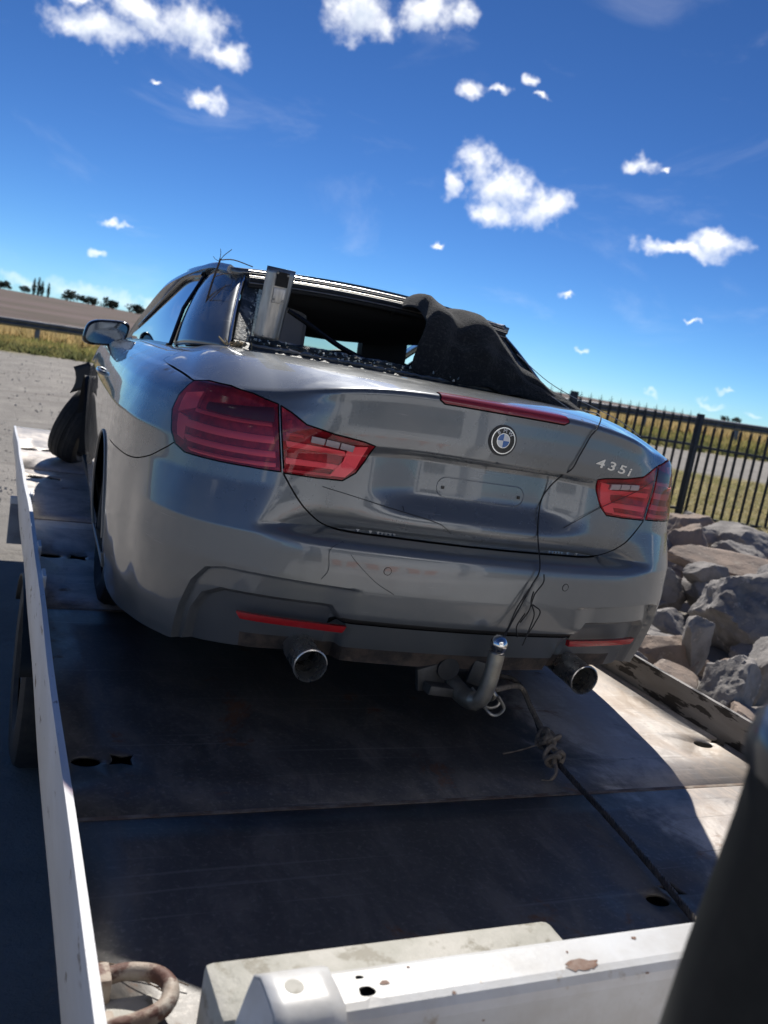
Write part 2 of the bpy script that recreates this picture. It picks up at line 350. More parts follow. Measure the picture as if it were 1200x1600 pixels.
for g_ in (G1,G2,G3,G4):   # thin blades let the sun through
    t=g_.node_tree; p_=t.nodes['Principled BSDF']; tl_=t.nodes.new('ShaderNodeBsdfTranslucent'); ms=t.nodes.new('ShaderNodeMixShader'); ms.inputs[0].default_value=.5
    t.links.new(p_.inputs['Base Color'].links[0].from_socket,tl_.inputs[0]); t.links.new(p_.outputs[0],ms.inputs[1]); t.links.new(tl_.outputs[0],ms.inputs[2]); t.links.new(ms.outputs[0],t.nodes['Material Output'].inputs[0])
blades('verge_grass','green roadside grass in front of the guard rail',along(7000,-6,34,-4.2,-.3),.12,.38,.035,G1)
blades('verge_weeds','dark low weeds along the far edge of the dirt road',along(5000,-6,34,-6.6,-4.0),.08,.30,.05,G4)
blades('dry_grass','tall straw coloured grass behind the guard rail',along(9000,-8,36,.2,9),.35,.85,.05,G2,.2)
blades('yard_grass','short dry grass between the palisade fence and the dirt road',[p for p in [(random.uniform(7.5,26),random.uniform(11.8,20)) for _ in range(26000)] if railco(*p)[1]<-11.6],.03,.12,.02,G3)
# ------------------------------------------------------------------ guard rail along the road
gm=mat('galvanised',(.17,.18,.20),.55,.5,c2=(.24,.25,.27),scale=3)
pv=RA+RD*0; gr=tag(empty('guard_rail',(pv.x,pv.y,gh(pv.x,pv.y))),'long grey steel guard rail beside the dirt road','guard rail')
def rl(a,off,h):
    p=RA+RD*a+RN*off; return (p.x-pv.x,p.y-pv.y,gh(p.x,p.y)+h-gr.location.z)
prof=[(0,.50),(-.05,.53),(-.08,.58),(-.05,.625),(0,.65),(-.05,.675),(-.08,.72),(-.05,.77),(0,.80)]
AA=np.arange(-14,40.1,2)
V=[rl(a,o_,h) for a in AA for o_,h in prof]; n=len(prof)
F=[(i*n+j,(i+1)*n+j,(i+1)*n+j+1,i*n+j+1) for i in range(len(AA)-1) for j in range(n-1)]
o=mesh('beam',V,F,gm,gr); md=o.modifiers.new('thick','SOLIDIFY'); md.thickness=.012
for a in (-12.2,-8.1,-4.0,.05,4.1,8.2,12.3,16.4,20.5,22.9,26.6,30.7,34.8):
    c=rl(a,.10,.3); B_().box(c,(.15,.11,1.02),(0,0,math.atan2(RD.y,RD.x)),.008).make('post',gm,gr)
# ------------------------------------------------------------------ palisade fence
fm=mat('fence_paint',(.018,.022,.028),.45,.2,c2=(.035,.038,.042),scale=9,bump=.1)
fence=tag(empty('palisade_fence',(11.55,12.35,-.78)),'dark steel palisade fence with spiked pales beyond the rocks','fence')
fz=fence.location
def pale(L_):
    """W-section pale with a three-pronged tip"""
    xs=[-.031,-.020,-.009,.009,.020,.031]; ys=[.008,-.010,.006,.006,-.010,.008]; V=[];F=[]
    tops=[L_-.10,L_-.12,L_-.06,L_-.06,L_-.12,L_-.10]
    for x,y,t in zip(xs,ys,tops): V+=[(x,y,0),(x,y,t)]
    for i in range(5): F.append((i*2,i*2+2,i*2+3,i*2+1))
    k=len(V); V+=[(0,.006,L_+.035),(-.046,.02,L_-.005),(.046,.02,L_-.005)]; F+=[(5,7,k),(1,3,k+1),(9,11,k+2)]
    me=bpy.data.meshes.new('pale'); me.from_pydata(V,[],F); me.materials.append(fm); return me
pm=pale(1.90)
def fy(x): return 12.35+ (x-11.55)*(.117 if x<11.55 else -.17)
k=0; x=5.4
while x<17.5:
    if abs(x-11.6)>.09:
        o=bpy.data.objects.new('pale',pm); link(o,fence); left=x<11.55
        zb=(-.72 if left else -.83)
        o.location=(x-fz.x,fy(x)-fz.y,zb-fz.z+random.uniform(-.006,.006)); o.rotation_euler=(0,random.gauss(0,.006),math.atan(.117 if left else -.17))
        md=o.modifiers.new('thick','SOLIDIFY'); md.thickness=.004
    x+=.218 if x<11.4 else .193
for x0,x1,zz in ((5.3,11.55,.62),(11.55,17.6,.60),(5.3,11.55,-.56),(11.55,17.6,-.70)):
    a=Vector((x0-fz.x,fy(x0)+.02-fz.y,zz-fz.z)); b=Vector((x1-fz.x,fy(x1)+.02-fz.y,zz-fz.z)); B_().box((a+b)/2,((b-a).length,.045,.045),(0,0,math.atan2(b.y-a.y,b.x-a.x))).make('cross_rail',fm,fence)
for x in (8.55,11.60,14.5,17.4):
    B_().box((x-fz.x,fy(x)+.05-fz.y,.16-fz.z),(.10,.10,2.05),(0,0,0),.006).make('post',fm,fence)
# ------------------------------------------------------------------ trees on the far ridge
leaf=mat('far_foliage',(.030,.042,.018),.9,c2=(.055,.062,.03),scale=.4); bark=mat('bark',(.06,.045,.035),.9)
def tree(x,y,h,wd,label,slim=False,name='tree'):
    h*=1.25; wd*=1.2; z=gh(x,y); t=tag(empty(name,(x,y,z-.1)),label,'tree','trees on the far ridge')
    B_().tube([(0,0,0),(.05*h,0,h*.3),(0,.03*h,h*.6)],[.05*h*.6,.03*h,.015*h],6).make('trunk',bark,t)
    V=[];F=[]
    ncl=16 if not slim else 12
    for c in range(ncl):
        if slim: cz=h*(.12+.8*c/ncl); r=wd*.5*(1-abs(c/ncl-.35)*1.1); cx=cy=0
        else:
            a=random.uniform(0,6.28); q_=random.random()**.6; cx,cy=math.cos(a)*q_*wd*.42,math.sin(a)*q_*wd*.42; cz=h*random.uniform(.35,.86)*(1-.25*q_); r=wd*random.uniform(.13,.22)
        for _ in range(34):
            d=Vector((random.gauss(0,1),random.gauss(0,1),random.gauss(0,1))).normalized()*r*random.uniform(.5,1.1); d.z*=.8 if not slim else 1.6
            s=r*random.uniform(.18,.4); i=len(V); e1=Vector((random.gauss(0,1),random.gauss(0,1),random.gauss(0,1))).normalized(); e2=e1.orthogonal().normalized(); p=Vector((cx,cy,cz))+d
            V+=[p+e1*s,p-e1*s*.6+e2*s,p-e1*s*.6-e2*s]; F.append((i,i+1,i+2))
    mesh('crown',V,F,leaf,t,smooth=False)
D2=470
def far(az,dist=D2): return math.sin(rad(az))*dist-.06, math.cos(rad(az))*dist
for az,h,wd,sl,lb in ((.1,4,6,0,'small round tree at the end of the ridge tree line'),(1.25,3.4,4.2,0,'low bushy tree beside the slim dark conifers'),(1.75,7.2,2.0,1,'slim dark conifer in the group on the ridge'),(2.0,7.8,2.1,1,'slim dark conifer in the group on the ridge'),(2.2,6.6,1.9,1,'slim dark conifer in the group on the ridge'),(2.55,6.4,1.7,1,'slim conifer standing apart from the conifer group'),
    (3.8,5.0,7.6,0,'widest rounded dark tree on the ridge'),(4.5,3.9,4.5,0,'middle sized round tree beside the widest ridge tree'),(5.05,3.8,6.6,0,'flat topped dark tree between two rounder ridge trees'),(6.0,4.4,8.0,0,'broad spreading tree above the guard rail'),(7.6,4.0,7.6,0,'broad tree behind the wing mirror'),(8.2,3.0,4.6,0,'low tree touching the broad tree behind the mirror'),(9.0,2.6,4.0,0,'low bush-like tree nearest the car roof'),(9.6,2.8,4.6,0,'last small tree before the car roof hides the ridge')):
    x,y=far(az); tree(x,y,h,wd,lb,bool(sl))
for az in (44.6,45.3): 
    x,y=far(az,900); tree(x,y,5,9,'tiny far tree on the horizon above the fence')
# ------------------------------------------------------------------ rocks
rk=[mat('rock_grey',(.34,.315,.295),.92,c2=(.21,.195,.185),scale=4.5,c3=(.46,.41,.36),scale3=9,bump=1.0,bscale=30),mat('rock_brown',(.36,.275,.22),.92,c2=(.24,.195,.165),scale=4,c3=(.45,.38,.31),scale3=8,bump=1.0,bscale=26)]
def rock(loc,dim,rot,label,seed,m=0,sub=4,ang=15,rough=.10,group=None):
    rr=random.Random(seed); bm=bmesh.new()
    pts=[Vector((rr.gauss(0,1),rr.gauss(0,1),rr.gauss(0,1))).normalized() for _ in range(ang)]
    bmesh.ops.create_icosphere(bm,subdivisions=sub+1,radius=1)
    pl=[(p,rr.uniform(.52,.86)) for p in pts]
    for v in bm.verts:
        d=v.co.normalized(); r=1.0
        for p,k in pl:
            c=d.dot(p)
            if c>0: r=min(r,k/c) if k/c<r else r
        q_=d*r; nz=mnoise.fractal(q_*2.2+Vector((seed,0,0)),.8,2.1,7); n2_=mnoise.ridged_multi_fractal(q_*3.1+Vector((0,seed,0)),.9,2.2,5,1,2); v.co=q_*(1+rough*.62*nz+.022*(n2_-1))
    bmesh.ops.scale(bm,vec=(dim[0]*.52,dim[1]*.52,dim[2]*.54),verts=bm.verts)
    me=bpy.data.meshes.new('rock'); bm.to_mesh(me); bm.free(); me.shade_smooth(); me.set_sharp_from_angle(angle=rad(22)); me.materials.append(rk[m])
    o=bpy.data.objects.new('rock',me); link(o); o.location=loc; o.rotation_euler=rot; return tag(o,label,'rock',group)
rock((4.86,4.36,-.80),(.62,.52,.62),(.1,.05,.45),'squarish weathered boulder next to the flatbed side rail',11,0,4,13,.16)
rock((5.12,5.02,-.62),(.42,.26,.80),(.15,-.45,.5),'upright leaning stone slab beside the squarish boulder',5,0)
rock((6.55,5.85,-.58),(1.25,1.05,.95),(.1,.2,.3),'largest rough grey rock in the middle of the pile',21,0,4,14,.18)
rock((8.2,7.6,-.55),(2.0,.9,.40),(.05,.10,-.25),'long flat topped brown slab behind the largest rock',31,1)
rock((9.05,9.4,-.55),(1.0,.8,.75),(.3,.2,.2),'reddish brown rock under the fence behind the right tail light',41,1)
rock((8.5,8.7,-.62),(.95,.75,.80),(.1,.5,.4),'tilted brown rock in front of the reddish one',43,1)
rock((9.55,8.8,-.50),(1.5,.9,.70),(.1,.1,.1),'wide pale rock at the foot of the fence',47,0,4,9,.15)
rock((10.6,9.2,-.62),(1.2,.8,.55),(0,.1,.6),'pale rock beside the wide one at the fence foot',48,0)
rock((8.9,8.2,-.58),(1.0,.8,.55),(.1,.1,.9),'rough grey rock below the wide pale rock',49,0,4,9,.18)
rock((7.95,8.25,-.80),(.8,.7,.6),(.2,.0,.4),'grey rock close behind the rear bumper corner',51,0)
rock((7.0,6.9,-.50),(.55,.35,.42),(.6,.2,.2),'arched small stone on top of the largest rock',53,0)
rock((7.55,6.6,-.45),(.5,.3,.6),(.3,.5,.7),'pointed stone standing behind the largest rock',55,0)
rock((4.35,4.9,-.72),(.55,.30,.28),(.1,.1,-.3),'dark flat stone between bumper and leaning slab',57,0)
rock((3.95,4.25,-.85),(.60,.5,.38),(.1,.0,.2),'dark stone just outside the side rail',59,0)
rock((4.5,4.15,-.9),(.35,.3,.3),(.3,.2,.6),'small dark block between the side rail and the squarish boulder',61,0)
rock((5.85,4.75,-.72),(.8,.7,.7),(.2,.1,.5),'grey rock to the outer side of the squarish boulder',63,0)
rock((9.3,7.3,-.62),(1.1,.9,.7),(.2,.2,.1),'brown rock at the outer end of the flat slab',65,1)
rock((6.6,7.2,-.70),(.9,.6,.6),(.1,.3,.2),'layered grey rock beside the rear bumper',67,0,4,10,.2)
rs=random.Random(12); nst=0
while nst<125:
    t=rs.random()**1.1; d=rs.gauss(0,1.0); x=3.7+7.6*t+d*.70*(.5+t); y=4.2+6.2*t-d*.75*(.5+t)
    if x<3.1+.0*y or y>11.3: continue
    sz=rs.uniform(.16,.46)*(1+.30*t); z=gh(x,y)+.30*math.exp(-d*d)*rs.uniform(.1,1)*(.6+.5*t)+sz*.18
    rock((x,y,z),(sz*rs.uniform(.9,1.5),sz,sz*rs.uniform(.55,.95)),(rs.uniform(-.5,.5),rs.uniform(-.5,.5),rs.uniform(0,3)),'loose angular stone filling the heap between the bigger rocks',100+nst,int(rs.random()<.35),3,15,.14,'small stones of the rock heap'); nst+=1

# loose gravel on the dirt yard
gv=mat('gravel',(.30,.27,.24),.9,c2=(.45,.42,.38),scale=3)
V=[];F=[]
for k in range(3000):
    y=9+24*random.random()**1.5; x=random.uniform(-3,.35*y-.5 if y<20 else 7); s=random.uniform(.008,.028)*(1+.8*(random.random()>.97)); z=gh(x,y); i=len(V); a=random.uniform(0,6.28)
    V+=[(x+s*math.cos(a+j*2.09)*1.2,y+s*math.sin(a+j*2.09),z-.004) for j in range(3)]+[(x+s*.2,y+s*.1,z+s*random.uniform(.5,1.1))]; F+=[(i,i+1,i+3),(i+1,i+2,i+3),(i+2,i,i+3)]
tag(mesh('gravel',V,F,gv,smooth=False),'loose small gravel scattered over the dirt yard','gravel',kind='stuff')
# ------------------------------------------------------------------ tow truck with its flatbed
def deck_material(oily):
    m=bpy.data.materials.new('deck_steel_oily' if oily else 'deck_steel'); m.use_nodes=True; t=m.node_tree; p=t.nodes['Principled BSDF']; p.inputs['Metallic'].default_value=.30
    tc=t.nodes.new('ShaderNodeTexCoord'); v=tc.outputs['Object']
    def mp(rot,sc):
        n=t.nodes.new('ShaderNodeMapping'); t.links.new(v,n.inputs[0]); n.inputs[2].default_value=(0,0,rot); n.inputs[3].default_value=(*sc,1); return n.outputs[0]
    def mix(f,a,b):
        n=t.nodes.new('ShaderNodeMix'); n.data_type='RGBA'; t.links.new(f,n.inputs['Factor'])
        for s,c in (('A',a),('B',b)):
            if isinstance(c,tuple): n.inputs[s].default_value=(*c,1)
            else: t.links.new(c,n.inputs[s])
        return n.outputs['Result']
    big=tnoise(t,v,2.1,9,.66,.8); mid=tnoise(t,mp(.5,(1,.45)),9,8,.7,.5); fine=tnoise(t,v,70,5,.7)
    c=mix(mrange(t,big,.36,.64),(.27,.25,.24),(.58,.52,.46)); c=mix(mrange(t,mid,.45,.72,0,.75),c,(.68,.63,.58)); c=mix(mrange(t,fine,.55,.8,0,.6),c,(.14,.12,.11))
    sc=mrange(t,tnoise(t,mp(1.25,(1.2,55)),1,3,.5),.62,.70,0,.55); c=mix(sc,c,(.66,.63,.60)); sc2=mrange(t,tnoise(t,mp(.35,(1.5,80)),1,3,.5),.63,.70,0,.5); c=mix(sc2,c,(.12,.10,.09))
    rust=mrange(t,tnoise(t,v,4.3,9,.7,.4),.60,.70); c=mix(fmath(t,'MULTIPLY',rust,.75),c,(.21,.095,.045)); dk=mrange(t,tnoise(t,v,6.0,8,.7,1.0),.60,.72,0,.8); c=mix(dk,c,(.07,.065,.065))
    if oily:   # the two plates nearest the cab are black with old oil except along the worn right side
        sx=t.nodes.new('ShaderNodeSeparateXYZ'); t.links.new(v,sx.inputs[0]); ex=fmath(t,'ADD',sx.outputs[0],fmath(t,'MULTIPLY_ADD',big,.9,-.45)); ex=fmath(t,'ADD',ex,fmath(t,'MULTIPLY_ADD',mid,.4,-.2))
        o_=mix(mrange(t,mid,.42,.68),(.088,.084,.082),(.165,.148,.132)); o_=mix(mrange(t,fine,.5,.75,0,.5),o_,(.26,.24,.225)); o_=mix(fmath(t,'MULTIPLY',rust,.85),o_,(.20,.10,.055)); o_=mix(fmath(t,'MULTIPLY',sc,.5),o_,(.30,.285,.27))
        c=mix(mrange(t,ex,.36,.62),o_,mix(mrange(t,mid,.35,.6),mix(mrange(t,big,.42,.58),(.60,.52,.45),(.44,.36,.29)),c))
    t.links.new(c,p.inputs['Base Color']); r=fmath(t,'ADD',mrange(t,mid,.3,.7,.42,.60),fmath(t,'MULTIPLY',rust,.25)); t.links.new(r,p.inputs['Roughness'])
    b=t.nodes.new('ShaderNodeBump'); b.inputs['Strength'].default_value=.35; b.inputs['Distance'].default_value=.004; t.links.new(fmath(t,'ADD',mid,fmath(t,'MULTIPLY',fine,.3)),b.inputs['Height']); t.links.new(b.outputs[0],p.inputs['Normal'])
    return m
deckm=deck_material(False); decko=deck_material(True)
railm=mat('white_paint_worn',(.76,.78,.82),.5,0,c2=(.66,.67,.69),scale=5,c3=(.16,.12,.10),scale3=15,lo3=.62,hi3=.67,bump=.12,bscale=40,stretch=(1,.35,1))
railr=mat('peeling_paint',(.33,.31,.29),.6,.1,c2=(.24,.22,.20),scale=6,c3=(.035,.03,.028),scale3=13,lo3=.515,hi3=.55,bump=.25,bscale=30,stretch=(1,.30,1.4))
beamm=mat('white_beam_paint',(.68,.69,.70),.4,0,c2=(.56,.55,.53),scale=6,detail=9,c3=(.46,.41,.35),scale3=26,lo3=.62,hi3=.74,coat=.0,bump=.08,bscale=50)
creamm=mat('cream_paint',(.36,.35,.30),.6,0,c2=(.48,.46,.41),scale=9,detail=9,c3=(.24,.22,.17),scale3=20,lo3=.52,hi3=.66,bump=.3,bscale=35)
rustm=mat('rust',(.20,.10,.06),.85,.1,c2=(.32,.24,.20),scale=30,bump=.3,bscale=80)
dark=mat('underbody_black',(.012,.012,.013),.8); rubber=mat('rubber',(.016,.016,.017),.75,c2=(.03,.028,.026),scale=20,bump=.15,bscale=90)
truck=tag(empty('tow_truck',(1.3,1.0,-1.0)),'white flatbed tow truck carrying the grey convertible','tow truck')
TO=truck.location
def tp(V): return [(v[0]-TO.x,v[1]-TO.y,v[2]-TO.z) for v in V]
def tmesh(name,V,F,m,parent=truck,**k): return mesh(name,tp(V),F,m,parent,**k)
class T_(B_):
    def make(s,name,m,parent=None,**k):
        s.V=tp(s.V); return B_.make(s,name,m,parent or truck,**k)
# deck plates, split at the welded seams, with cut-out tie-down slots
def slot(cx,cy,r,rot,arms=5):
    """keyhole cut: round eye plus a five-armed star"""
    eye=[(cx+r*1.05*math.cos(a),cy+r*.8*math.sin(a)) for a in np.linspace(0,2*math.pi,16,endpoint=False)]
    sx,sy=cx+r*2.5*math.cos(rot),cy+r*2.5*math.sin(rot); st=[]
    if cx<2: arms=4
    for k in range(arms*2):
        a=rot+.55+k*math.pi/arms; q_=r*(1.25 if k%2==0 else .62); st.append((sx+q_*math.cos(a),sy+q_*math.sin(a)))
    return [eye,st]
SL=[(.245,2.165,.036,0.1),(.25,4.14,.05,0.05),(.25,6.05,.05,0.1),(.235,7.18,.06,0.2),(2.33,2.16,.036,.2),(2.33,4.14,.05,2.9),(.25,1.45,.0,0),(1.47,1.40,.03,.4)]
DX0,DX1=.172,2.44
yb=[1.02,1.885,3.382,4.85,6.32,8.38]
for i in range(5):
    y0,y1=yb[i]+.002,yb[i+1]-.002; holes=[]
    for s_ in SL:
        if s_[2]>0 and y0<s_[1]<y1: holes+=slot(*s_)
    pts=[(x,y) for x in np.linspace(DX0,DX1,19)[1:-1] for y in np.linspace(y0,y1,9)[1:-1]]
    rect=[(DX0,y0),(DX1,y0),(DX1,y1),(DX0,y1)]
    v2,f2=cdt(pts,[(rect,True)]+[(h,True) for h in holes]); c=v2[f2].mean(1); keep=np.ones(len(f2),bool)
    for h in holes: hx,hy=zip(*h); keep&=~inpoly(hx,hy,c[:,0],c[:,1])
    V=[(a,b,.006*mnoise.noise(Vector((a*1.6,b*1.6,i*3.)))*min(1,8*min(a-DX0,DX1-a,b-y0,y1-b)+.05)-.002) for a,b in v2]
    o=tmesh('deck_plate',V,f2[keep],decko if i<2 else deckm,smooth=True,sharp=60); md=o.modifiers.new('thick','SOLIDIFY'); md.thickness=.008; md.offset=-1
T_().box((1.31,4.70,-.10),(2.2,7.25,.06)).make('deck_frame',dark)
for i in range(1,5): T_().box(((DX0+DX1)/2,yb[i],-.0028),(DX1-DX0-.01,.014,.004)).make('weld_seam',mat('seam_weld',(.26,.22,.18),.7,.2,c2=(.15,.10,.07),scale=20))
# side rails
def rail(name,x0,x1,y0,y1,z0,z1,m,wob=.0028):
    n=46
    def fn(a,b):
        y=y0+(y1-y0)*a; k=b*4; j=int(min(3,k)); cs=[(x0,z0),(x0,z1),(x1,z1),(x1,z0),(x0,z0)]; t=k-j
        x=cs[j][0]+(cs[j+1][0]-cs[j][0])*t; z=cs[j][1]+(cs[j+1][1]-cs[j][1])*t
        z=z0+(z-z0)*(1-.55*min(1,max(0,(y-4.6)/3.8))); w_=wob*math.sin(y*1.9+.6)+wob*.5*math.sin(y*4.7); zz=.5*wob*math.sin(y*2.7+1)
        return (x+w_,y,z+zz)
    V,F=grid(n,5,fn); F.append(tuple(range(5))[:4]); F.append(tuple((n-1)*5+j for j in range(4)))
    V=tp(V); o=mesh(name,V,F,m,truck,sharp=30); return fix(o)
rail('side_rail',.152,.168,.70,8.38,-.105,.150,railm)
rail('side_rail',2.444,2.462,.95,8.38,-.10,.115,railr,.003)
T_().box((1.31,8.395,-.06),(2.3,.02,.12)).make('tail_bar',railm)
# hook plates on the inside of the left rail
for y in (3.30,3.72,4.75): T_().box((.176,y,.135),(.012,.10,.05)).make('stake_bracket',railm)
# headboard beam: folded white sheet with bolt holes
bx0,bx1=.44,2.40
pf=[(1.026,.05),(1.026,.235),(1.022,.246),(1.012,.25),(.955,.25),(.943,.247),(.934,.238),(.930,.225),(.926,.10),(.926,.0)]
pl_=[0]
for a,b in zip(pf,pf[1:]): pl_.append(pl_[-1]+math.hypot(b[0]-a[0],b[1]-a[1]))
def bm_(s,p): return (s,float(np.interp(p,pl_,[a[0] for a in pf])),float(np.interp(p,pl_,[a[1] for a in pf])))
def circ(cx,cy,rx,ry,n=18,wob=0): return [(cx+rx*math.cos(a)*(1+wob*math.sin(3*a+1)),cy+ry*math.sin(a)*(1+wob*math.cos(2*a))) for a in np.linspace(0,2*math.pi,n,endpoint=False)]
hp=[circ(.497,pl_[4]-.021+.0,.0065,.006,14,.2),circ(.497,pl_[4]+.022,.0125,.012,18,.12)]
hp[0]=circ(.497,pl_[3]+.012,.0065,.005,14,.25); hp[1]=circ(.498,pl_[4]-.0165,.0125,.0115,18,.12)
pts=[(s,p) for s in np.arange(bx0,bx1+.001,.025) for p in pl_]
v2,f2=cdt(pts,[([(bx0,0),(bx1,0),(bx1,pl_[-1]),(bx0,pl_[-1])],True)]+[(h,True) for h in hp]); c=v2[f2].mean(1); keep=np.ones(len(f2),bool)
for h in hp: hx,hy=zip(*h); keep&=~inpoly(hx,hy,c[:,0],c[:,1])
beam=tmesh('headboard_beam',[bm_(a,b) for a,b in v2],f2[keep],beamm,sharp=8)
T_().box((1.42,.980,.125),(1.95,.07,.232)).make('hole_backing',dark,beam)  # black block added inside the hollow beam so the bolt holes look dark
# rusted chips on the beam
def chip(cx,cy,rx,ry,seed):
    r_=random.Random(seed); V=[bm_(cx,cy)]+[bm_(cx+rx*math.cos(a)*r_.uniform(.6,1.15),cy+ry*math.sin(a)*r_.uniform(.55,1.15)) for a in np.linspace(0,2*math.pi,22,endpoint=False)]
    V=[(a,b-.0005,c+.0009) for a,b,c in V]; tmesh('rust_chip',V,[(0,1+i,1+(i+1)%22) for i in range(22)],rustm,beam)
chip(.865,pl_[4]-.004,.034,.013,3); chip(.53,pl_[3]+.03,.008,.005,5); chip(1.0,pl_[3]+.012,.006,.004,8)
for k in range(9): chip(random.uniform(.5,1.15),random.choice([pl_[3]+.004,pl_[4]+.01,pl_[7]+.02])+random.uniform(-.004,.02),random.uniform(.002,.006),random.uniform(.0015,.004),20+k)
# sleeve end of the beam
def sleeve(a,b):
    p=b*pl_[-1]; x=.352+.10*a; k=bm_(x,p); d=.006
    cy,cz=.976,.15; return (x-(.25-k[2])*.22*(1-a), cy+(k[1]-cy)*(1+.10), cz+(k[2]-cz)*1.05+.002)
V,F=grid(6,26,sleeve); V=list(V)
o=tmesh('beam_sleeve',V,F,beamm,sharp=50); md=o.modifiers.new('thick','SOLIDIFY'); md.thickness=.006; md.offset=-1
V=[sleeve(0,j/25) for j in range(26)]; o=tmesh('beam_end_plate',[(x+.004,y,z) for x,y,z in V],[tuple(range(26))],beamm,smooth=False)
md=o.modifiers.new('thick','SOLIDIFY'); md.thickness=.005
T_().lathe([(.0,.005),(.014,.005),(.016,.002),(.017,-.004)],'Z',18,Matrix.Translation((.392,.985,.2585))).make('welded_plug',creamm)
# cream box standing on the deck behind the beam
T_().box((.632,1.098,.09),(.636,.125,.178),None,.014).make('winch_box',creamm)
T_().box((.58,1.155,.168),(.10,.006,.012)).make('box_catch',creamm)
# corner lashing ring and its rusty base
ringm=mat('rusty_cream',(.44,.39,.33),.65,.1,c2=(.27,.19,.14),scale=14,c3=(.12,.055,.04),scale3=18,lo3=.46,hi3=.56,bump=.3,bscale=50)
P=cr([(.190,1.33,.030),(.235,1.335,.036),(.285,1.315,.040),(.302,1.275,.042),(.283,1.235,.040),(.235,1.218,.036),(.192,1.222,.030)],6)
T_().tube(P,.0145,12).make('lashing_ring',ringm)
T_().box((.196,1.325,.026),(.03,.05,.05),None,.008).make('ring_bracket',ringm)
T_().box((.194,1.224,.022),(.026,.045,.042),None,.008).make('ring_bracket',ringm)
T_().box((.235,1.275,.004),(.09,.07,.006),None,.002).make('ring_plate',creamm)
# black sleeved post at the cab corner
blk=mat('black_plastic',(.010,.012,.013),.55,c2=(.016,.018,.018),scale=30,spec=.25); chrome=mat('bright_metal',(.62,.63,.64),.22,1.0)
ax=Vector((.549,.395,.022))
T_().lathe([(.060,.852),(.079,.846),(.081,.80),(.091,.68),(.102,.50),(.112,.25),(.118,.0),(.118,-.25)],'Z',40,Matrix.Translation(ax)).make('corner_post',blk)
T_().lathe([(.0,.950),(.045,.948),(.062,.938),(.066,.922),(.062,.908),(.058,.900),(.070,.896),(.082,.886),(.087,.868),(.086,.852),(.079,.846)],'Z',40,Matrix.Translation(ax)).make('post_cap',mat('black_cap',(.03,.034,.038),.28,coat=1.0))
# rear axle wheel, mudguard, chassis
def tyre_prof(R,r,wd): return [(r,-wd*.42),(r+.02,-wd*.5),(R-.06,-wd*.52),(R-.015,-wd*.46),(R,-wd*.36),(R,-.012),(R-.008,-.006),(R-.008,.006),(R,.012),(R,wd*.36),(R-.015,wd*.46),(R-.06,wd*.52),(r+.02,wd*.5),(r,wd*.42)]
for yy in (4.15,):
    for xx in (.30,2.30):
        wh=empty('wheel',(xx-TO.x,yy-TO.y,-.53-TO.z),(0,0,0),truck); B_().lathe(tyre_prof(.47,.28,.26),'X',48).make('tyre',rubber,wh); B_().lathe([(0,.0),(.1,.0),(.14,.03),(.24,.02),(.285,-.1),(.285,.1)],'X',32).make('rim',railm,wh)
for xx in (.30,2.30):
    V,F=grid(18,2,lambda a,b:(xx-.15+.30*b,4.15+.56*math.cos(math.pi*(.12+.76*a)),-.53+.40*math.sin(math.pi*(.12+.76*a))))
    o=tmesh('mudguard',V,F,blk); md=o.modifiers.new('thick','SOLIDIFY'); md.thickness=.008
T_().box((.19,6.5,-.43),(.115,.03,.285),(0,0,.0),.004).make('mud_flap',mat('grey_plate',(.30,.32,.36),.6,c2=(.22,.23,.26),scale=9))
T_().box((.19,6.5,-.26),(.12,.045,.05),None,.004).make('flap_hanger',railm)
for xx in (.85,1.75): T_().box((xx,3.6,-.3),(.09,7.6,.22)).make('chassis_beam',dark)
for xx in (.45,2.15):
    wh=empty('wheel',(xx-TO.x,-.9-TO.y,-.53-TO.z),(0,0,0),truck); B_().lathe(tyre_prof(.47,.28,.28),'X',40).make('tyre',rubber,wh); B_().lathe([(0,-.02),(.1,-.02),(.14,.02),(.24,.02),(.285,-.1),(.285,.1)],'X',32).make('rim',railm,wh)
# cab: the white rear wall with its window stands behind the camera and shows in the paint
cabm=mat('cab_white',(.82,.83,.84),.4,c2=(.76,.76,.76),scale=3,coat=.3)
cab=T_().box((1.34,-.98,.68),(2.22,1.98,2.46),None,.09).make('cab',cabm)
glz=mat('dark_window',(.02,.025,.03),.08,spec=.8)
T_().box((1.34,.012,1.12),(1.25,.015,.50),None,.006).make('rear_window',glz,cab)
for sx in (-1,1): T_().box((1.36+sx*.86,.10,.65),(.07,.07,1.35),None,.01).make('headboard_post',beamm)
T_().box((1.36,.10,1.30),(1.8,.07,.07),None,.01).make('headboard_bar',beamm)
amb=mat('orange_chevron',(.75,.20,.03),.4)
for k in range(6): T_().box((.85+k*.2,.014,.06),(.10,.012,.15),(0,.5 if k%2 else -.5,0)).make('chevron',amb,cab)
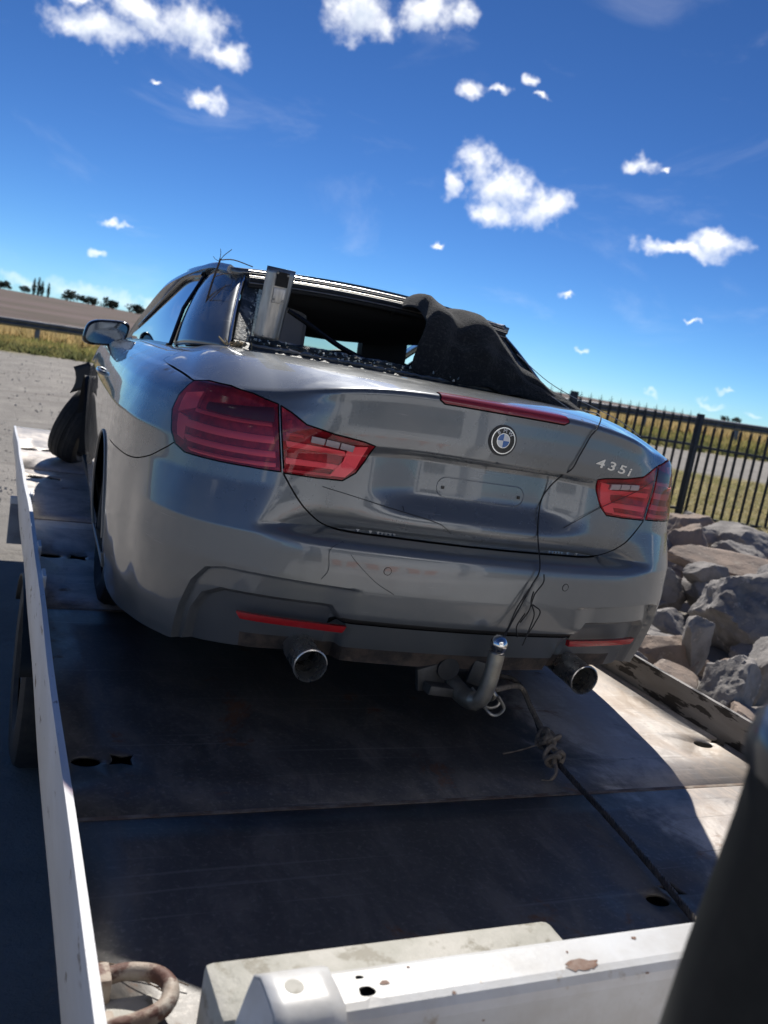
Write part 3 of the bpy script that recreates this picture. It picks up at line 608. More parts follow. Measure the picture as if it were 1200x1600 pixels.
# ------------------------------------------------------------------ the wrecked convertible
def paint():
    m=bpy.data.materials.new('grey_metallic_paint'); m.use_nodes=True; t=m.node_tree; p=t.nodes['Principled BSDF']
    p.inputs['Metallic'].default_value=.5; p.inputs['Coat Weight'].default_value=1; p.inputs['Coat Roughness'].default_value=.03
    tc=t.nodes.new('ShaderNodeTexCoord'); v=tc.outputs['Object']
    n1=tnoise(t,v,2.2,7,.62); n2=tnoise(t,v,13,6,.65)
    sp=t.nodes.new('ShaderNodeSeparateXYZ'); t.links.new(v,sp.inputs[0])
    low=mrange(t,sp.outputs[2],.75,.15,0,.25)
    f=fmath(t,'MULTIPLY',mrange(t,fmath(t,'ADD',fmath(t,'MULTIPLY',n1,.7),fmath(t,'MULTIPLY',n2,.3)),.44,.74),.26); f=fmath(t,'ADD',f,fmath(t,'MULTIPLY',low,n2),clamp=True)
    mxn=t.nodes.new('ShaderNodeMix'); mxn.data_type='RGBA'; t.links.new(f,mxn.inputs['Factor']); mxn.inputs['A'].default_value=(.165,.180,.194,1); mxn.inputs['B'].default_value=(.26,.25,.235,1)
    def stz(rot,sc):
        n=t.nodes.new('ShaderNodeMapping'); t.links.new(v,n.inputs[0]); n.inputs[2].default_value=rot; n.inputs[3].default_value=sc; return n.outputs[0]
    s1=mrange(t,tnoise(t,stz((0,.25,0),(3,3,160)),1,3,.5),.66,.70); s2=mrange(t,tnoise(t,stz((0,-.9,0),(4,4,120)),1,3,.5),.67,.71)
    sc=fmath(t,'MULTIPLY',fmath(t,'MAXIMUM',s1,s2),mrange(t,tnoise(t,v,4.5,4,.6),.52,.66,0,.55))
    m2=t.nodes.new('ShaderNodeMix'); m2.data_type='RGBA'; t.links.new(sc,m2.inputs['Factor']); t.links.new(mxn.outputs['Result'],m2.inputs['A']); m2.inputs['B'].default_value=(.42,.41,.40,1)
    f=fmath(t,'ADD',f,fmath(t,'MULTIPLY',sc,.5),clamp=True)
    t.links.new(m2.outputs['Result'],p.inputs['Base Color'])
    t.links.new(mrange(t,f,0,.5,.27,.55,False),p.inputs['Roughness'])
    t.links.new(mrange(t,f,.05,.5,1,.35,False),p.inputs['Coat Weight'])
    return m
PT=paint()
redl=glassmat('red_lens',(1,.74,.77),.0); redh=mat('lamp_housing',(.50,.03,.05),.4,.2,c2=(.30,.015,.03),scale=40); redb=mat('lamp_light_bar',(1,.20,.24),.4,.3); redd=mat('lamp_dark',(.10,.012,.012),.35)
refm=mat('red_reflector',(.42,.012,.018),.25,coat=.6,bump=.3,bscale=400); whl=mat('reverse_lens',(.40,.33,.34),.25)
blackg=mat('gloss_black',(.012,.012,.014),.15); trimm=mat('trim_plastic',(.03,.031,.033),.55,bump=.1,bscale=120); chr2=mat('chrome',(.78,.78,.78),.14,1.0); steel=mat('brushed_steel',(.50,.48,.45),.38,.9,c2=(.38,.36,.33),scale=8,rvar=.1,stretch=(6,6,1))
valm=mat('valance_plastic',(.035,.03,.03),.75,c2=(.10,.075,.06),scale=18,bump=.3,bscale=70)
car=tag(empty('convertible_car',(1.295,2.16,-.005),(0,.012,-.0396)),'dark grey convertible with smashed rear window loaded on the flatbed','car')
# --- outlines of the panels in (s, v)
LO=[(1.075,1.046),(1.112,.984),(1.118,.932),(1.088,.86),(1.052,.82),(.992,.802),(.872,.802),(.74,.801),(.6465,.796),(.690,1.010),(.78,1.040),(.884,1.056),(1.012,1.058)]
LI=[(.682,1.006),(.644,.984),(.596,.948),(.508,.92),(.42,.902),(.386,.892),(.404,.85),(.428,.808),(.464,.782),(.54,.784),(.638,.793)]
def rnd(poly,n=5): return [tuple(p)[:2] for p in cr([(a,b,0) for a,b in poly+[poly[0]]],n)][:-1]
def densify(pl,d=.012):
    out=[]
    for a,b in zip(pl,pl[1:]):
        n=max(1,int(math.hypot(b[0]-a[0],b[1]-a[1])/d)); out+=[(a[0]+(b[0]-a[0])*k/n,a[1]+(b[1]-a[1])*k/n) for k in range(n)]
    return out+[pl[-1]]
def curve(pl): return densify([tuple(p)[:2] for p in cr([(a,b,0) for a,b in pl],6)])
LOc=densify(LO+[LO[0]],.01)[:-1]; LIc=densify(LI+[LI[0]],.01)[:-1]
SEAM=curve([(-.02,.628),(.12,.628),(.30,.629),(.42,.630),(.475,.636),(.515,.652),(.564,.692),(.605,.742),(.640,.793)])
LIDTOP=densify(curve([(1.075,1.046),(1.16,1.052),(1.30,1.056)])+curve([(1.44,1.062),(1.50,1.085),(1.50,1.13),(1.42,1.24),(1.30,1.42),(1.24,1.70)]))
BTOP=curve([(1.056,.822),(1.10,.79),(1.20,.735),(1.36,.70),(1.75,.69)])
DOORR=curve([(2.36,1.06),(2.36,.8),(2.33,.55),(2.22,.36),(2.15,.10)]); DOORR=densify([(2.36,1.70),(2.36,1.06)])+DOORR
DOORF=densify([(3.80,1.70),(3.80,1.06),(3.76,.6),(3.70,.10)],.03)
SILL=densify([(2.19,.30),(3.72,.30)],.03)
BOOTC=densify([(3.95,1.70),(3.95,1.06)],.03); HOOD=densify([(4.0,1.09),(4.6,1.085),(5.2,1.08),(SMAX,1.08)],.03)
ARC=lambda sc,vc,r,n=28:[(sc+r*math.cos(a),vc+r*math.sin(a)) for a in np.linspace(0,2*math.pi,n,endpoint=False)]
_ky=int(np.argmax(_o[:,1]>4.25)); SA=float(np.interp(1.30,_o[:_ky,1],_S[:_ky])); SF=float(np.interp(4.05,_o[:_ky,1],_S[:_ky]))
ARCHES=[ARC(SA,.335,.345),ARC(SF,.335,.345)]
THIRD=curve([(-.02,1.036),(.205,1.036)])+curve([(.222,1.046),(.214,1.092),(.19,1.098),(-.02,1.104)])
seams=[SEAM,LIDTOP,BTOP,DOORR,DOORF,SILL,BOOTC,HOOD,LOc+[LOc[0]],LIc+[LIc[0]],THIRD]
GW=.0023
def offs(pl,d):
    P=np.array(pl); t=np.gradient(P,axis=0); t/=np.linalg.norm(t,axis=1)[:,None]+1e-12; return P+np.stack([-t[:,1],t[:,0]],1)*d
bot=[(0,.232),(.70,.238),(.944,.222),(1.148,.205),(1.49,.165),(1.7,.16),(2.0,.16),(5.0,.17),(SMAX,.2)]
BOT=densify(bot,.03)
vr=np.concatenate([np.arange(.16,.35,.012),np.arange(.35,.39,.005),np.arange(.39,.58,.0105),np.arange(.58,.66,.005),np.arange(.66,.86,.011),np.arange(.86,.90,.004),np.arange(.90,1.04,.009),np.arange(1.04,1.061,.004),1.06+.6*np.linspace(.012,.99,26)**1.15])
sr=np.concatenate([np.arange(.006,1.25,.0125),np.arange(1.25,2.3,.028),np.arange(2.3,SMAX,.07)])
GS,GV=np.meshgrid(sr,vr,indexing='ij'); gs=np.stack([GS.ravel(),GV.ravel()],1)
gs=gs[gs[:,1]>np.interp(gs[:,0],*np.array(bot).T)+.003]
cons=[(BOT,False),(densify([(0,.232),(0,1.66)],.01),False),(densify([(SMAX,.2),(SMAX,1.66)],.03),False),(densify([(0,1.66),(SMAX,1.66)],.02),False)]
for pl in seams:
    for d in (GW,-GW): cons.append(([tuple(p) for p in offs(pl,d)],False))
for a in ARCHES: cons.append((a,True))
cons.append((densify([(.70,.18),(.70,.285),(-.01,.285)],.01),False)); cons.append((densify([(-.01,.368),(.405,.368),(.43,.352)],.01),False)); cons.append((densify([(-.01,.390),(.40,.390),(.43,.372)],.01),False))
for pl in (GRV,INNP):
    pc=densify(pl[:-1],.008)
    for d in (0,.0035,.007,.012,.017): cons.append(([tuple(p) for p in offs(pc,-d)],False)); cons.append(([tuple(p) for p in offs(pc,d)],False))
v2,f2=cdt(gs,cons)
C=v2[f2].mean(1); cs,cv=C[:,0],C[:,1]
ok=(cs>0)&(cs<SMAX)&(cv<1.66)&(cv>np.interp(cs,*np.array(bot).T))
for a in ARCHES: ok&=~inpoly(*zip(*a),cs,cv)
for pl in seams: ok&=sd_poly(*zip(*[tuple(p) for p in pl]),cs,cv)>GW*.97
inLO=inpoly(*zip(*LOc),cs,cv); inLI=inpoly(*zip(*LIc),cs,cv)
lidp=SEAM+LIc[::-1][0:0]+[(.640,.793),(.684,1.010)]+[(.78,1.040),(.884,1.056),(1.012,1.058)]+LIDTOP+[(1.24,1.7),(-.02,1.7)]
inLID=inpoly(*zip(*lidp),cs,cv)&~inLI&~inLO
inTH=inpoly(*zip(*(THIRD+[(-.02,1.036)])),cs,cv)
bumpp=SEAM+[(.6465,.796),(.74,.801),(.872,.802),(.992,.802),(1.052,.82)]+BTOP+[(1.75,.0),(-.02,.0)]
inBU=inpoly(*zip(*bumpp),cs,cv)&~inLO&~inLI&(cs<SA)
inDO=(cs>2.1)&(cs<3.9)&inpoly(*zip(*(DOORR+[(2.17,.30),(3.72,.30)]+DOORF[::-1])),cs,cv)&(cv>.30)
inHO=(cs>3.95)&(cv>1.085)
lab=np.zeros(len(f2),int); lab[inBU]=2; lab[inLID]=1; lab[inTH]=5; lab[inLO]=3; lab[inLI]=4; lab[inDO]=6; lab[inHO]=7
val=(lab==2)&(cv<.285)&(cs<.70); lab[val]=8
ins=(lab==2)&inpoly(*zip(*INNP),cs,cv)&(cs>.43); lab[ins]=9; stp=((lab==2)|(lab==9))&inpoly([-.01,.405,.43,.43,.40,-.01],[.368,.368,.352,.372,.390,.390],cs,cv); lab[stp]=10
P3=S(v2[:,0],v2[:,1])
def panel(name,k,m,both=True,inset=0,parent=car,sharp=33,side=1):
    F=f2[ok&(lab==k)]; ids=np.unique(F); mp=-np.ones(len(v2),int); mp[ids]=range(len(ids)); F=mp[F]
    if hasattr(inset,'__call__'): inset=inset(v2[ids,0],v2[ids,1])
    V=P3[ids] if np.all(inset==0) else S(v2[ids,0],v2[ids,1],inset)
    V=np.array(V); 
    if both:
        V2=V*np.array([-1,1,1]); n=len(V); Vt=np.vstack([V,V2]); Ft=np.vstack([F,F[:,::-1]+n])
        o=mesh(name,Vt,Ft,m,parent,sharp=0); fx=fix(o)
    else:
        if side<0: V=V*np.array([-1,1,1]); F=F[:,::-1]
        o=mesh(name,V,F,m,parent,sharp=0); fix(o)
    o.data.shade_smooth()
    if sharp: o.data.set_sharp_from_angle(angle=rad(sharp))
    return o
def thick(o,t=.0035,off=-1):
    # the panel normals point outwards; the sheet grows inwards
    md=o.modifiers.new('sheet','SOLIDIFY'); md.thickness=t; md.offset=off; return o
body=panel('body_shell',0,PT); lid=panel('boot_lid',1,PT); bumper=panel('rear_bumper',2,PT)
for sd_ in (-1,1): panel('door',6,PT,False,side=sd_)
hood=panel('bonnet',7,PT); panel('lower_valance',8,valm,parent=bumper)
panel('bumper_strip',10,mat('strip_plastic',(.022,.021,.021),.6),inset=.010,parent=bumper)
for sd_ in (-1,1): panel('bumper_insert',9,mat('insert_plastic',(.095,.10,.108),.42,bump=.05,bscale=150),False,parent=bumper,side=sd_)
panel('high_brake_light',5,mat('dark_red_plastic',(.26,.02,.03),.22,coat=.5),inset=-.002,parent=lid)
# lining behind the panel gaps
ss=np.linspace(-SMAX,SMAX,260); vv=np.concatenate([np.linspace(.24,1.06,40),np.linspace(1.07,1.65,10)])
PL=S(ss[:,None],vv[None,:],.034+.045*np.exp(-((vv[None,:]-.625)/.03)**2)*(np.abs(ss[:,None])<.75)); V=PL.reshape(-1,3); F=[]; nv=len(vv)
for i in range(len(ss)-1):
    for j in range(nv-1):
        a,b=abs(ss[i]+ss[i+1])/2,(vv[j]+vv[j+1])/2
        if any(inpoly(*zip(*A_),np.array(a),np.array(b)) for A_ in ARCHES): continue
        F.append((i*nv+j,(i+1)*nv+j,(i+1)*nv+j+1,i*nv+j+1))
V[:,2]-=.012*(V[:,2]>.99)
mesh('inner_shell',V,F,dark,car)
B_().box((0,2.4,.20),(1.20,4.1,.03)).box((0,2.66,.197),(1.88,1.95,.028)).make('floor_pan',dark,car)
# tail lights
def bar(poly,i0,i1,n=12):
    a,b,c,d=[Vector((*p,0)) for p in poly]; V=[];F=[]
    for k,ins in enumerate((i0,i1)):
        for i in range(n+1):
            t=i/n; e=a.lerp(b,t); f=d.lerp(c,t)
            for j in range(3): p=e.lerp(f,j/2); V.append(S(p.x,p.y,ins-(.002 if (j==1 and k==0) else 0),False))
    m_=3*(n+1)
    for i in range(n):
        for j in range(2): q_=i*3+j; F.append((q_,q_+3,q_+4,q_+1))
        F.append((i*3,i*3+m_,i*3+3+m_,i*3+3)); F.append((i*3+2,i*3+5,i*3+5+m_,i*3+2+m_))
    F.append((0,1,1+m_,m_)); F.append((1,2,2+m_,1+m_)); e=n*3; F.append((e,e+m_,e+1+m_,e+1)); F.append((e+1,e+1+m_,e+2+m_,e+2))
    return [tuple(map(float,v)) for v in V],F
def put(name,geo,m,parent,sg):
    V,F=geo; V=[(v[0]*sg,v[1],v[2]) for v in V]; o=mesh(name,V,F,m,parent); return fix(o)
for sg in (-1,1):
    o=panel('tail_light',3,redh,False,lambda a,b:.0+.014*np.clip(sd_poly(*zip(*(LOc+[LOc[0]])),a,b)/.022,0,1),side=sg); panel('lens',3,redl,False,-.003,o,0,sg)
    put('amber_panel',bar([(.95,.990),(.70,1.000),(.695,.952),(.955,.962)],.009,.014),redd,o,sg)
    for q_ in ([(1.0,.958),(.70,.948),(.697,.937),(1.0,.946)],[(1.03,.915),(.686,.905),(.680,.882),(1.03,.888)],[(1.03,.862),(.674,.858),(.670,.838),(1.0,.842)],[(.99,.822),(.668,.822),(.664,.808),(.97,.812)]):
        put('light_bar',bar(q_,.005,.014),redb,o,sg)
    put('light_bar',bar([(1.085,1.0),(.99,1.02),(1.0,.96),(1.09,.93)],.005,.014),redb,o,sg)
    put('light_bar',bar([(1.085,.925),(1.03,.92),(1.02,.84),(1.06,.85)],.005,.014),redb,o,sg)
    o=panel('tail_light',4,redh,False,lambda a,b:.0+.014*np.clip(sd_poly(*zip(*(LIc+[LIc[0]])),a,b)/.022,0,1),side=sg); panel('lens',4,redl,False,-.003,o,0,sg)
    for q_ in ([(.648,.895),(.470,.868),(.462,.852),(.643,.876)],[(.642,.842),(.474,.826),(.466,.810),(.638,.822)],[(.652,.922),(.60,.915),(.598,.906),(.650,.912)],[(.646,.806),(.49,.797),(.50,.790),(.645,.797)]):
        put('light_bar',bar(q_,.005,.014),redb,o,sg)
    put('light_bar',bar([(.462,.884),(.406,.887),(.430,.822),(.470,.84)],.003,.014),redb,o,sg)
    put('light_bar',bar([(.470,.84),(.430,.822),(.458,.792),(.505,.793)],.003,.014),redb,o,sg)
    for k in range(3):
        a=.575-k*.044; put('reverse_lamp',bar([(a,.913-k*.0085),(a-.040,.905-k*.0085),(a-.038,.886-k*.0085),(a+.001,.894-k*.0085)],-.006,.012),whl,o,sg)
    put('reflector',bar([(.706,.366),(.384,.364),(.392,.342),(.692,.346)],-.004,.012,16),refm,bumper,sg)
# number plate pressing in the lid
pp=[(.155-.03+.03*math.cos(a),.787+.005+.03*math.sin(a)) for a in np.linspace(-math.pi/2,math.pi/2,9)]
pp=[(x,v-.0) for x,v in pp]; loop=[(x,v) for x,v in pp]+[(-x,v) for x,v in pp[::-1]]
loop=densify(loop+[loop[0]],.01)
B_().tube([S(a,b,-.0005) for a,b in loop],.0017,6,False).make('plate_pressing',PT,lid)
for x in (-.135,.135): B_().box(tuple(S(x,.79,.0)),(.009,.006,.009)).make('screw_hole',blackg,lid)
# parking sensors with black rings
def frame_at(s,v):
    p=Vector(S(s,v)); a=Vector(S(s+.004,v))-p; b=Vector(S(s,v+.004))-p; a.normalize(); n=a.cross(b).normalized(); b=n.cross(a)
    return Matrix((a,b,n)).transposed().to_4x4(),p
for s_ in (-.30,.30):
    M_,p=frame_at(s_,.545); M_.translation=p
    B_().lathe([(.0,.0012),(.0095,.0012),(.0100,-.002)],'Z',20,M_).make('parking_sensor',PT,bumper); B_().lathe([(.0104,.0004),(.0122,.0004)],'Z',20,M_).make('sensor_ring',blackg,bumper)
# round badge
M_,p=frame_at(0,.960); M_.translation=p+M_.to_3x3()@Vector((0,0,.001))
def disc(r0,r1,h,a0=0,a1=2*math.pi,n=36,hb=-.004):
    V=[];F=[]
    for i in range(n+1):
        a=a0+(a1-a0)*i/n
        for r,z in ((r0,hb),(r0,h),(r1,h),(r1,hb)): V.append(tuple(M_@Vector((r*math.cos(a),r*math.sin(a),z))))
    for i in range(n):
        for j in range(3): F.append((i*4+j,(i+1)*4+j,(i+1)*4+j+1,i*4+j+1))
    return V,F
emb=mesh('badge',*disc(.0,.046,.002),trimm,lid); bluem=mat('badge_blue',(.02,.13,.42),.25,coat=.8); whm=mat('badge_white',(.72,.74,.76),.25,coat=.8)
mesh('badge_ring',*disc(.0365,.0395,.0052),chr2,emb); mesh('badge_field',*disc(.021,.0365,.0042),blackg,emb); mesh('badge_ring',*disc(.0200,.0218,.0052),chr2,emb)
for k in range(4): mesh('badge_quarter',*disc(.0,.020,.0044,k*math.pi/2,(k+1)*math.pi/2,10),bluem if k%2==1 else whm,emb)
def text(body_,size,m,name,parent,Mx,extr=.001,shear=0.,font_scale=(1,1)):
    cu=bpy.data.curves.new(name,'FONT'); cu.body=body_; cu.size=size; cu.extrude=extr; cu.align_x='CENTER'; cu.align_y='CENTER'; cu.shear=shear; cu.offset=.0007 if size>.03 else 0
    to=bpy.data.objects.new(name,cu); COL.objects.link(to); dg=bpy.context.evaluated_depsgraph_get(); me=bpy.data.meshes.new_from_object(to.evaluated_get(dg)); bpy.data.objects.remove(to); bpy.data.curves.remove(cu)
    for v in me.vertices: v.co=Mx@Vector((v.co.x*font_scale[0],v.co.y*font_scale[1],v.co.z))
    me.materials.clear(); me.materials.append(m); o=bpy.data.objects.new(name,me); return link(o,parent)
for ch,a in (('B',2.30),('M',1.57),('W',.84)):
    text(ch,.0165,whm,'badge_letter',emb,M_@Matrix.Translation((.0292*math.cos(a),.0292*math.sin(a),.0045))@Matrix.Rotation(a-math.pi/2,4,'Z'))
# 435i
for ch,s_,wd in (('4',.374,1.55),('3',.424,1.55),('5',.472,1.55),('i',.510,1.5)):
    M2,p=frame_at(s_,.944); M2.translation=p
    text(ch,.047,chr2,'model_letter',lid,M2,.0022,.12,(wd,.82))
# exhaust tips
for sg,cx,cz in ((-1,-.472,.247),(1,.462,.240)):
    Mx=Matrix.Translation((cx,.035,cz))@Matrix.Rotation(.06,4,'X')
    ex=B_().lathe([(.045,.30),(.0475,.02),(.0505,.0),(.0505,-.006),(.047,-.008),(.0435,0),(.042,.02),(.041,.16)],'Y',36,Mx).make('exhaust_pipe',mat('exhaust_steel',(.62,.60,.57),.28,.9,c2=(.42,.40,.37),scale=14,rvar=.1),car)
    B_().lathe([(0,.15),(.041,.14)],'Y',24,Mx).make('bore_disc',dark,ex)  # black disc closing the pipe bore
    B_().tube([Mx@Vector((0,.1,0)),Mx@Vector((0,.7,-.01))],.035,14).make('rear_silencer_pipe',dark,ex)
# tow bar
tb=empty('tow_bar',(.06,0,.25),(0,0,0),car)
def tl(P): return [(p[0]-.06,p[1],p[2]-.25) for p in P]
galv=mat('dull_tow_steel',(.42,.40,.36),.42,.8,c2=(.30,.28,.24),scale=15,rvar=.12)
B_().tube(tl(cr([(.02,.26,.215),(.03,.14,.185),(.040,.03,.170),(.054,-.035,.188),(.062,-.05,.24),(.066,-.052,.30),(.068,-.052,.345)],6)),[.030]*17+[.0245]*20,16).make('neck',galv,tb)
B_().lathe([(0,.028),(.012,.026),(.020,.019),(.0255,.008),(.0265,-.002),(.024,-.012),(.020,-.019),(.020,-.026)],'Z',28,Matrix.Translation(tl([(.068,-.052,.372)])[0])).make('ball',chr2,tb)
brm=mat('bracket_grey',(.07,.07,.07),.55,.5,c2=(.10,.10,.10),scale=20)
B_().box(tl([(-.055,.10,.205)])[0],(.10,.02,.075),(0,-.25,.15),.006).make('mounting_plate',brm,tb)
B_().box(tl([(-.035,.07,.175)])[0],(.09,.05,.03),(0,.12,.1),.006).make('mounting_foot',brm,tb)
B_().box(tl([(.105,.09,.225)])[0],(.06,.02,.08),(0,.2,-.2),.006).make('mounting_plate',brm,tb)
B_().lathe([(0,.006),(.030,.006),(.036,.0),(.036,-.018),(0,-.02)],'Y',20,Matrix.Translation(tl([(-.005,.10,.235)])[0])).make('socket',trimm,tb)
B_().box((0,.30,.22),(1.15,.06,.05)).make('cross_member',dark,tb)
# --- greenhouse
headliner=mat('headliner',(.03,.03,.032),.9); seatm=mat('seat_leather',(.05,.047,.045),.5); beige=mat('interior_trim',(.30,.29,.28),.6)
def zr(x,y): return 1.352+.040*(1-(x/.62)**2)+.028*math.sin(math.pi*min(1,max(0,(y-1.28)/1.3)))
roof=mesh('roof',*grid(33,15,lambda a,b:((a-.5)*2*.615*(1+.06*b*(1-abs(2*a-1)*.2)),1.29+1.02*b+.02*(1-(2*a-1)**2)*(b-.2),zr((a-.5)*1.23,1.29+1.02*b))),PT,car); fix(roof); thick(roof,.03,0)
def ribbon(P,W,T,name,m,parent,n=6):
    """flat section swept along P; W width vectors"""
    P=cr(P,n); Wv=cr(W,n); V=[];F=[]
    for i,(p,w_) in enumerate(zip(P,Wv)):
        t=(P[min(i+1,len(P)-1)]-P[max(0,i-1)]).normalized(); nn=t.cross(w_).normalized()
        prof_=[(-1,0),(-.85,.8),(-.4,1),(.4,1),(.85,.8),(1,0),(.85,-.8),(-.85,-.8)]
        for a,b in prof_: V.append(p+w_*a+nn*b*T)
    k=8
    for i in range(len(P)-1):
        for j in range(k): F.append((i*k+j,i*k+(j+1)%k,(i+1)*k+(j+1)%k,(i+1)*k+j))
    F.append(tuple(range(k))); F.append(tuple((len(P)-1)*k+j for j in range(k)))
    return fix(mesh(name,V,F,m,parent,sharp=50))
for sg in (-1,1):
    X=lambda x:x*sg
    # A pillar and roof rail
    ribbon([(X(.79),3.18,.97),(X(.735),2.86,1.13),(X(.70),2.40,1.262),(X(.668),1.98,1.325),(X(.628),1.58,1.362),(X(.60),1.34,1.356)],[(X(.015),.05,.02),(X(.02),.035,.03),(X(.03),.015,.03),(X(.034),0,.024),(X(.034),0,.02),(X(.03),0,.015)],.018,'roof_pillar',PT,car)
    # C pillar: curved panel between window frame and side glass
    rear=[(X(.675),.875,1.068),(X(.650),1.00,1.16),(X(.612),1.16,1.265),(X(.575),1.29,1.345)]
    frnt=[(X(.785),1.34,1.035),(X(.755),1.42,1.14),(X(.705),1.53,1.25),(X(.645),1.64,1.345)]
    r_=cr(rear,6); f_=cr(frnt,6)
    def cp(a,b):
        i=int(round(b*(len(r_)-1))); p=r_[i].lerp(f_[i],a); k=math.sin(math.pi*a); return (p.x+X(.028)*k,p.y-.01*k,p.z+.006*k)
    V,F=grid(11,len(r_),cp); o=mesh('c_pillar',V,F,PT,car); fix(o); md=o.modifiers.new('sheet','SOLIDIFY'); md.thickness=.012; md.offset=0
    # bright edge strip of the rear window frame
    B_().tube([(p.x-X(.004),p.y-.006,p.z) for p in r_],.0055,8).make('frame_strip',chr2,car)
    # side glass with black surround
    gb=[(X(.80),1.36,1.03),(X(.812),2.0,1.015),(X(.80),2.95,.985)]; gt=[(X(.658),1.66,1.338),(X(.69),2.05,1.305),(X(.765),2.88,1.07)]
    b_=cr(gb,8); t_=cr(gt,8); V,F=grid(len(b_),7,lambda a,b:tuple(b_[int(round(a*(len(b_)-1)))].lerp(t_[int(round(a*(len(b_)-1)))],b)+Vector((X(.016)*math.sin(math.pi*b),0,0))))
    mesh('side_window',V,F,glassmat('tinted_glass',(.42,.50,.50),.08),car)
    B_().tube([(p.x+X(.008),p.y,p.z+.002) for p in t_],.012,8).make('window_seal',blackg,car)
    B_().tube([(p.x+X(.01),p.y,p.z) for p in b_],.010,8).make('belt_trim',blackg,car)
    B_().tube([b_[0]+Vector((X(.004),-.005,0)),(b_[0]+t_[0])/2+Vector((X(.022),-.005,0)),t_[0]+Vector((X(.004),-.005,0))],.008,8).make('window_seal',blackg,car)
    # mirror
    mr=empty('wing_mirror',(X(.945),2.86,1.005),(0,0,0),car); mr.scale=(.84,.84,.84)
    def sup(u,v,a,b,c,e=.55):
        f=lambda w_,k:math.copysign(abs(w_)**k,w_); return (a*f(math.cos(v),e)*f(math.cos(u),e),b*f(math.cos(v),e)*f(math.sin(u),e),c*f(math.sin(v),e))
    V,F=grid(29,17,lambda p,q_:(lambda r:(r[0]+.02*r[2]*X(1)/.1*-1*sg*sg,r[1]+(.03 if r[1]>0 else 0),r[2]+.015*(r[0]/.13)*-sg))(sup(p*2*math.pi,(q_-.5)*math.pi,.135,.065,.085))); V=[(v[0]*1.0,v[1],v[2]) for v in V]
    fix(mesh('mirror_shell',V,F,blackg,mr)); 
    V=[(.118*math.copysign(abs(math.cos(a))**.6,math.cos(a)),-.068,.070*math.copysign(abs(math.sin(a))**.6,math.sin(a))) for a in np.linspace(0,2*math.pi,28,endpoint=False)]; mesh('mirror_glass',[(0,-.069,0)]+[(x-.02*z*sg/.1*1,y,z-.015*(x/.13)*sg) for x,y,z in V],[(0,1+i,1+(i+1)%28) for i in range(28)],mat('mirror_silver',(.10,.12,.15),.05,1.0),mr)
    ribbon([(X(-.06),.01,-.07),(X(-.13),.05,-.085),(X(-.20),.10,-.055)],[(0,.035,0),(0,.03,0),(0,.03,.01)],.014,'mirror_foot',blackg,mr)
    # door handle
    B_().tube(cr([(X(.985),1.92,.845),(X(1.008),1.95,.85),(X(1.008),2.10,.853),(X(.985),2.13,.85)],5),.011,8).make('door_handle',PT,car)
    # rear wheel, low and half hidden in the arch
    wh=empty('wheel',(X(.845),1.30,.325),(0,0,0),car); B_().lathe(tyre_prof(.33,.235,.235),'X',44).make('tyre',rubber,wh)
    rim=B_().lathe([(0,X(.04)),(.06,X(.045)),(.09,X(.02)),(.20,X(.06)),(.235,X(.09)),(.235,-X(.09))],'X',36).make('rim',mat('alloy_dark',(.20,.20,.21),.35,.9),wh)
    for sc,yc in ((SA,1.30),(SF,4.05)):
        V,F=grid(18,2,lambda a,b:(X(.60+.365*b),yc+.345*math.cos(math.pi*(-.12+1.24*a)),.335+.345*math.sin(math.pi*(-.12+1.24*a)))); mesh('arch_liner',V,F,dark,car); mesh('arch_wall',[(X(.602),yc,.335)]+[(X(.602),yc+.345*math.cos(a),.335+.345*math.sin(a)) for a in np.linspace(0,2*math.pi,24,endpoint=False)],[(0,1+i,1+(i+1)%24) for i in range(24)],dark,car)
    pr=[Vector(S(a,b,-.0015)) for a,b in ARC(SA,.335,.347,40) if b>.20]; pr=[Vector((p.x*sg,p.y,p.z)) for p in sorted([Vector(p) for p in pr],key=lambda p:math.atan2(p.z-.335,p.y-1.30) if True else 0)]
    B_().tube(pr,.0055,6).make('arch_lip',mat('scuffed_edge',(.30,.28,.25),.5,.3),car)
# windscreen and header
wsb=cr([(-.76,3.14,.975),(-.40,3.36,.99),(0,3.42,.995),(.40,3.36,.99),(.76,3.14,.975)],6); wst=cr([(-.66,2.28,1.30),(-.35,2.31,1.355),(0,2.32,1.37),(.35,2.31,1.355),(.66,2.28,1.30)],6)
mesh('windscreen',*grid(len(wsb),8,lambda a,b:tuple(wsb[int(round(a*(len(wsb)-1)))].lerp(wst[int(round(a*(len(wsb)-1)))],b)+Vector((0,.03,.03))*math.sin(math.pi*b))),glassmat('windscreen_glass',(.72,.80,.76),.06),car)
ribbon([tuple(p) for p in wst[::6]],[(0,.03,-.02)]*5,.02,'windscreen_header',PT,car)
# broken rear window: header rails, jambs, sill, what is left of the glass
hd=lambda x:.0
for z0,y0,r_,m_ in ((1.360,1.252,.006,steel),(1.347,1.245,.011,trimm),(1.341,1.222,.0036,steel),(1.328,1.218,.012,trimm),(1.316,1.198,.0026,steel),(1.31,1.23,.012,trimm)):
    B_().tube([(x,y0+.02*(1-(x/.6)**2),z0+.030*(1-(x/.6)**2)) for x in np.linspace(-.565,.565,25)],r_,8).make('header_rail',m_,roof)
jam=mat('bonding_primer',(.045,.055,.065),.6,c2=(.16,.18,.20),scale=25,lo=.5,hi=.62,bump=.6,bscale=60)
for sg in (-1,1):
    V,F=grid(5,9,lambda a,b:(sg*((.655-.085*b)-.075*a),.905+.37*b+.03*a,1.07+.26*b-.004*a)); o=mesh('window_jamb',V,F,jam,car); md=o.modifiers.new('sheet','SOLIDIFY'); md.thickness=.02; md.offset=0
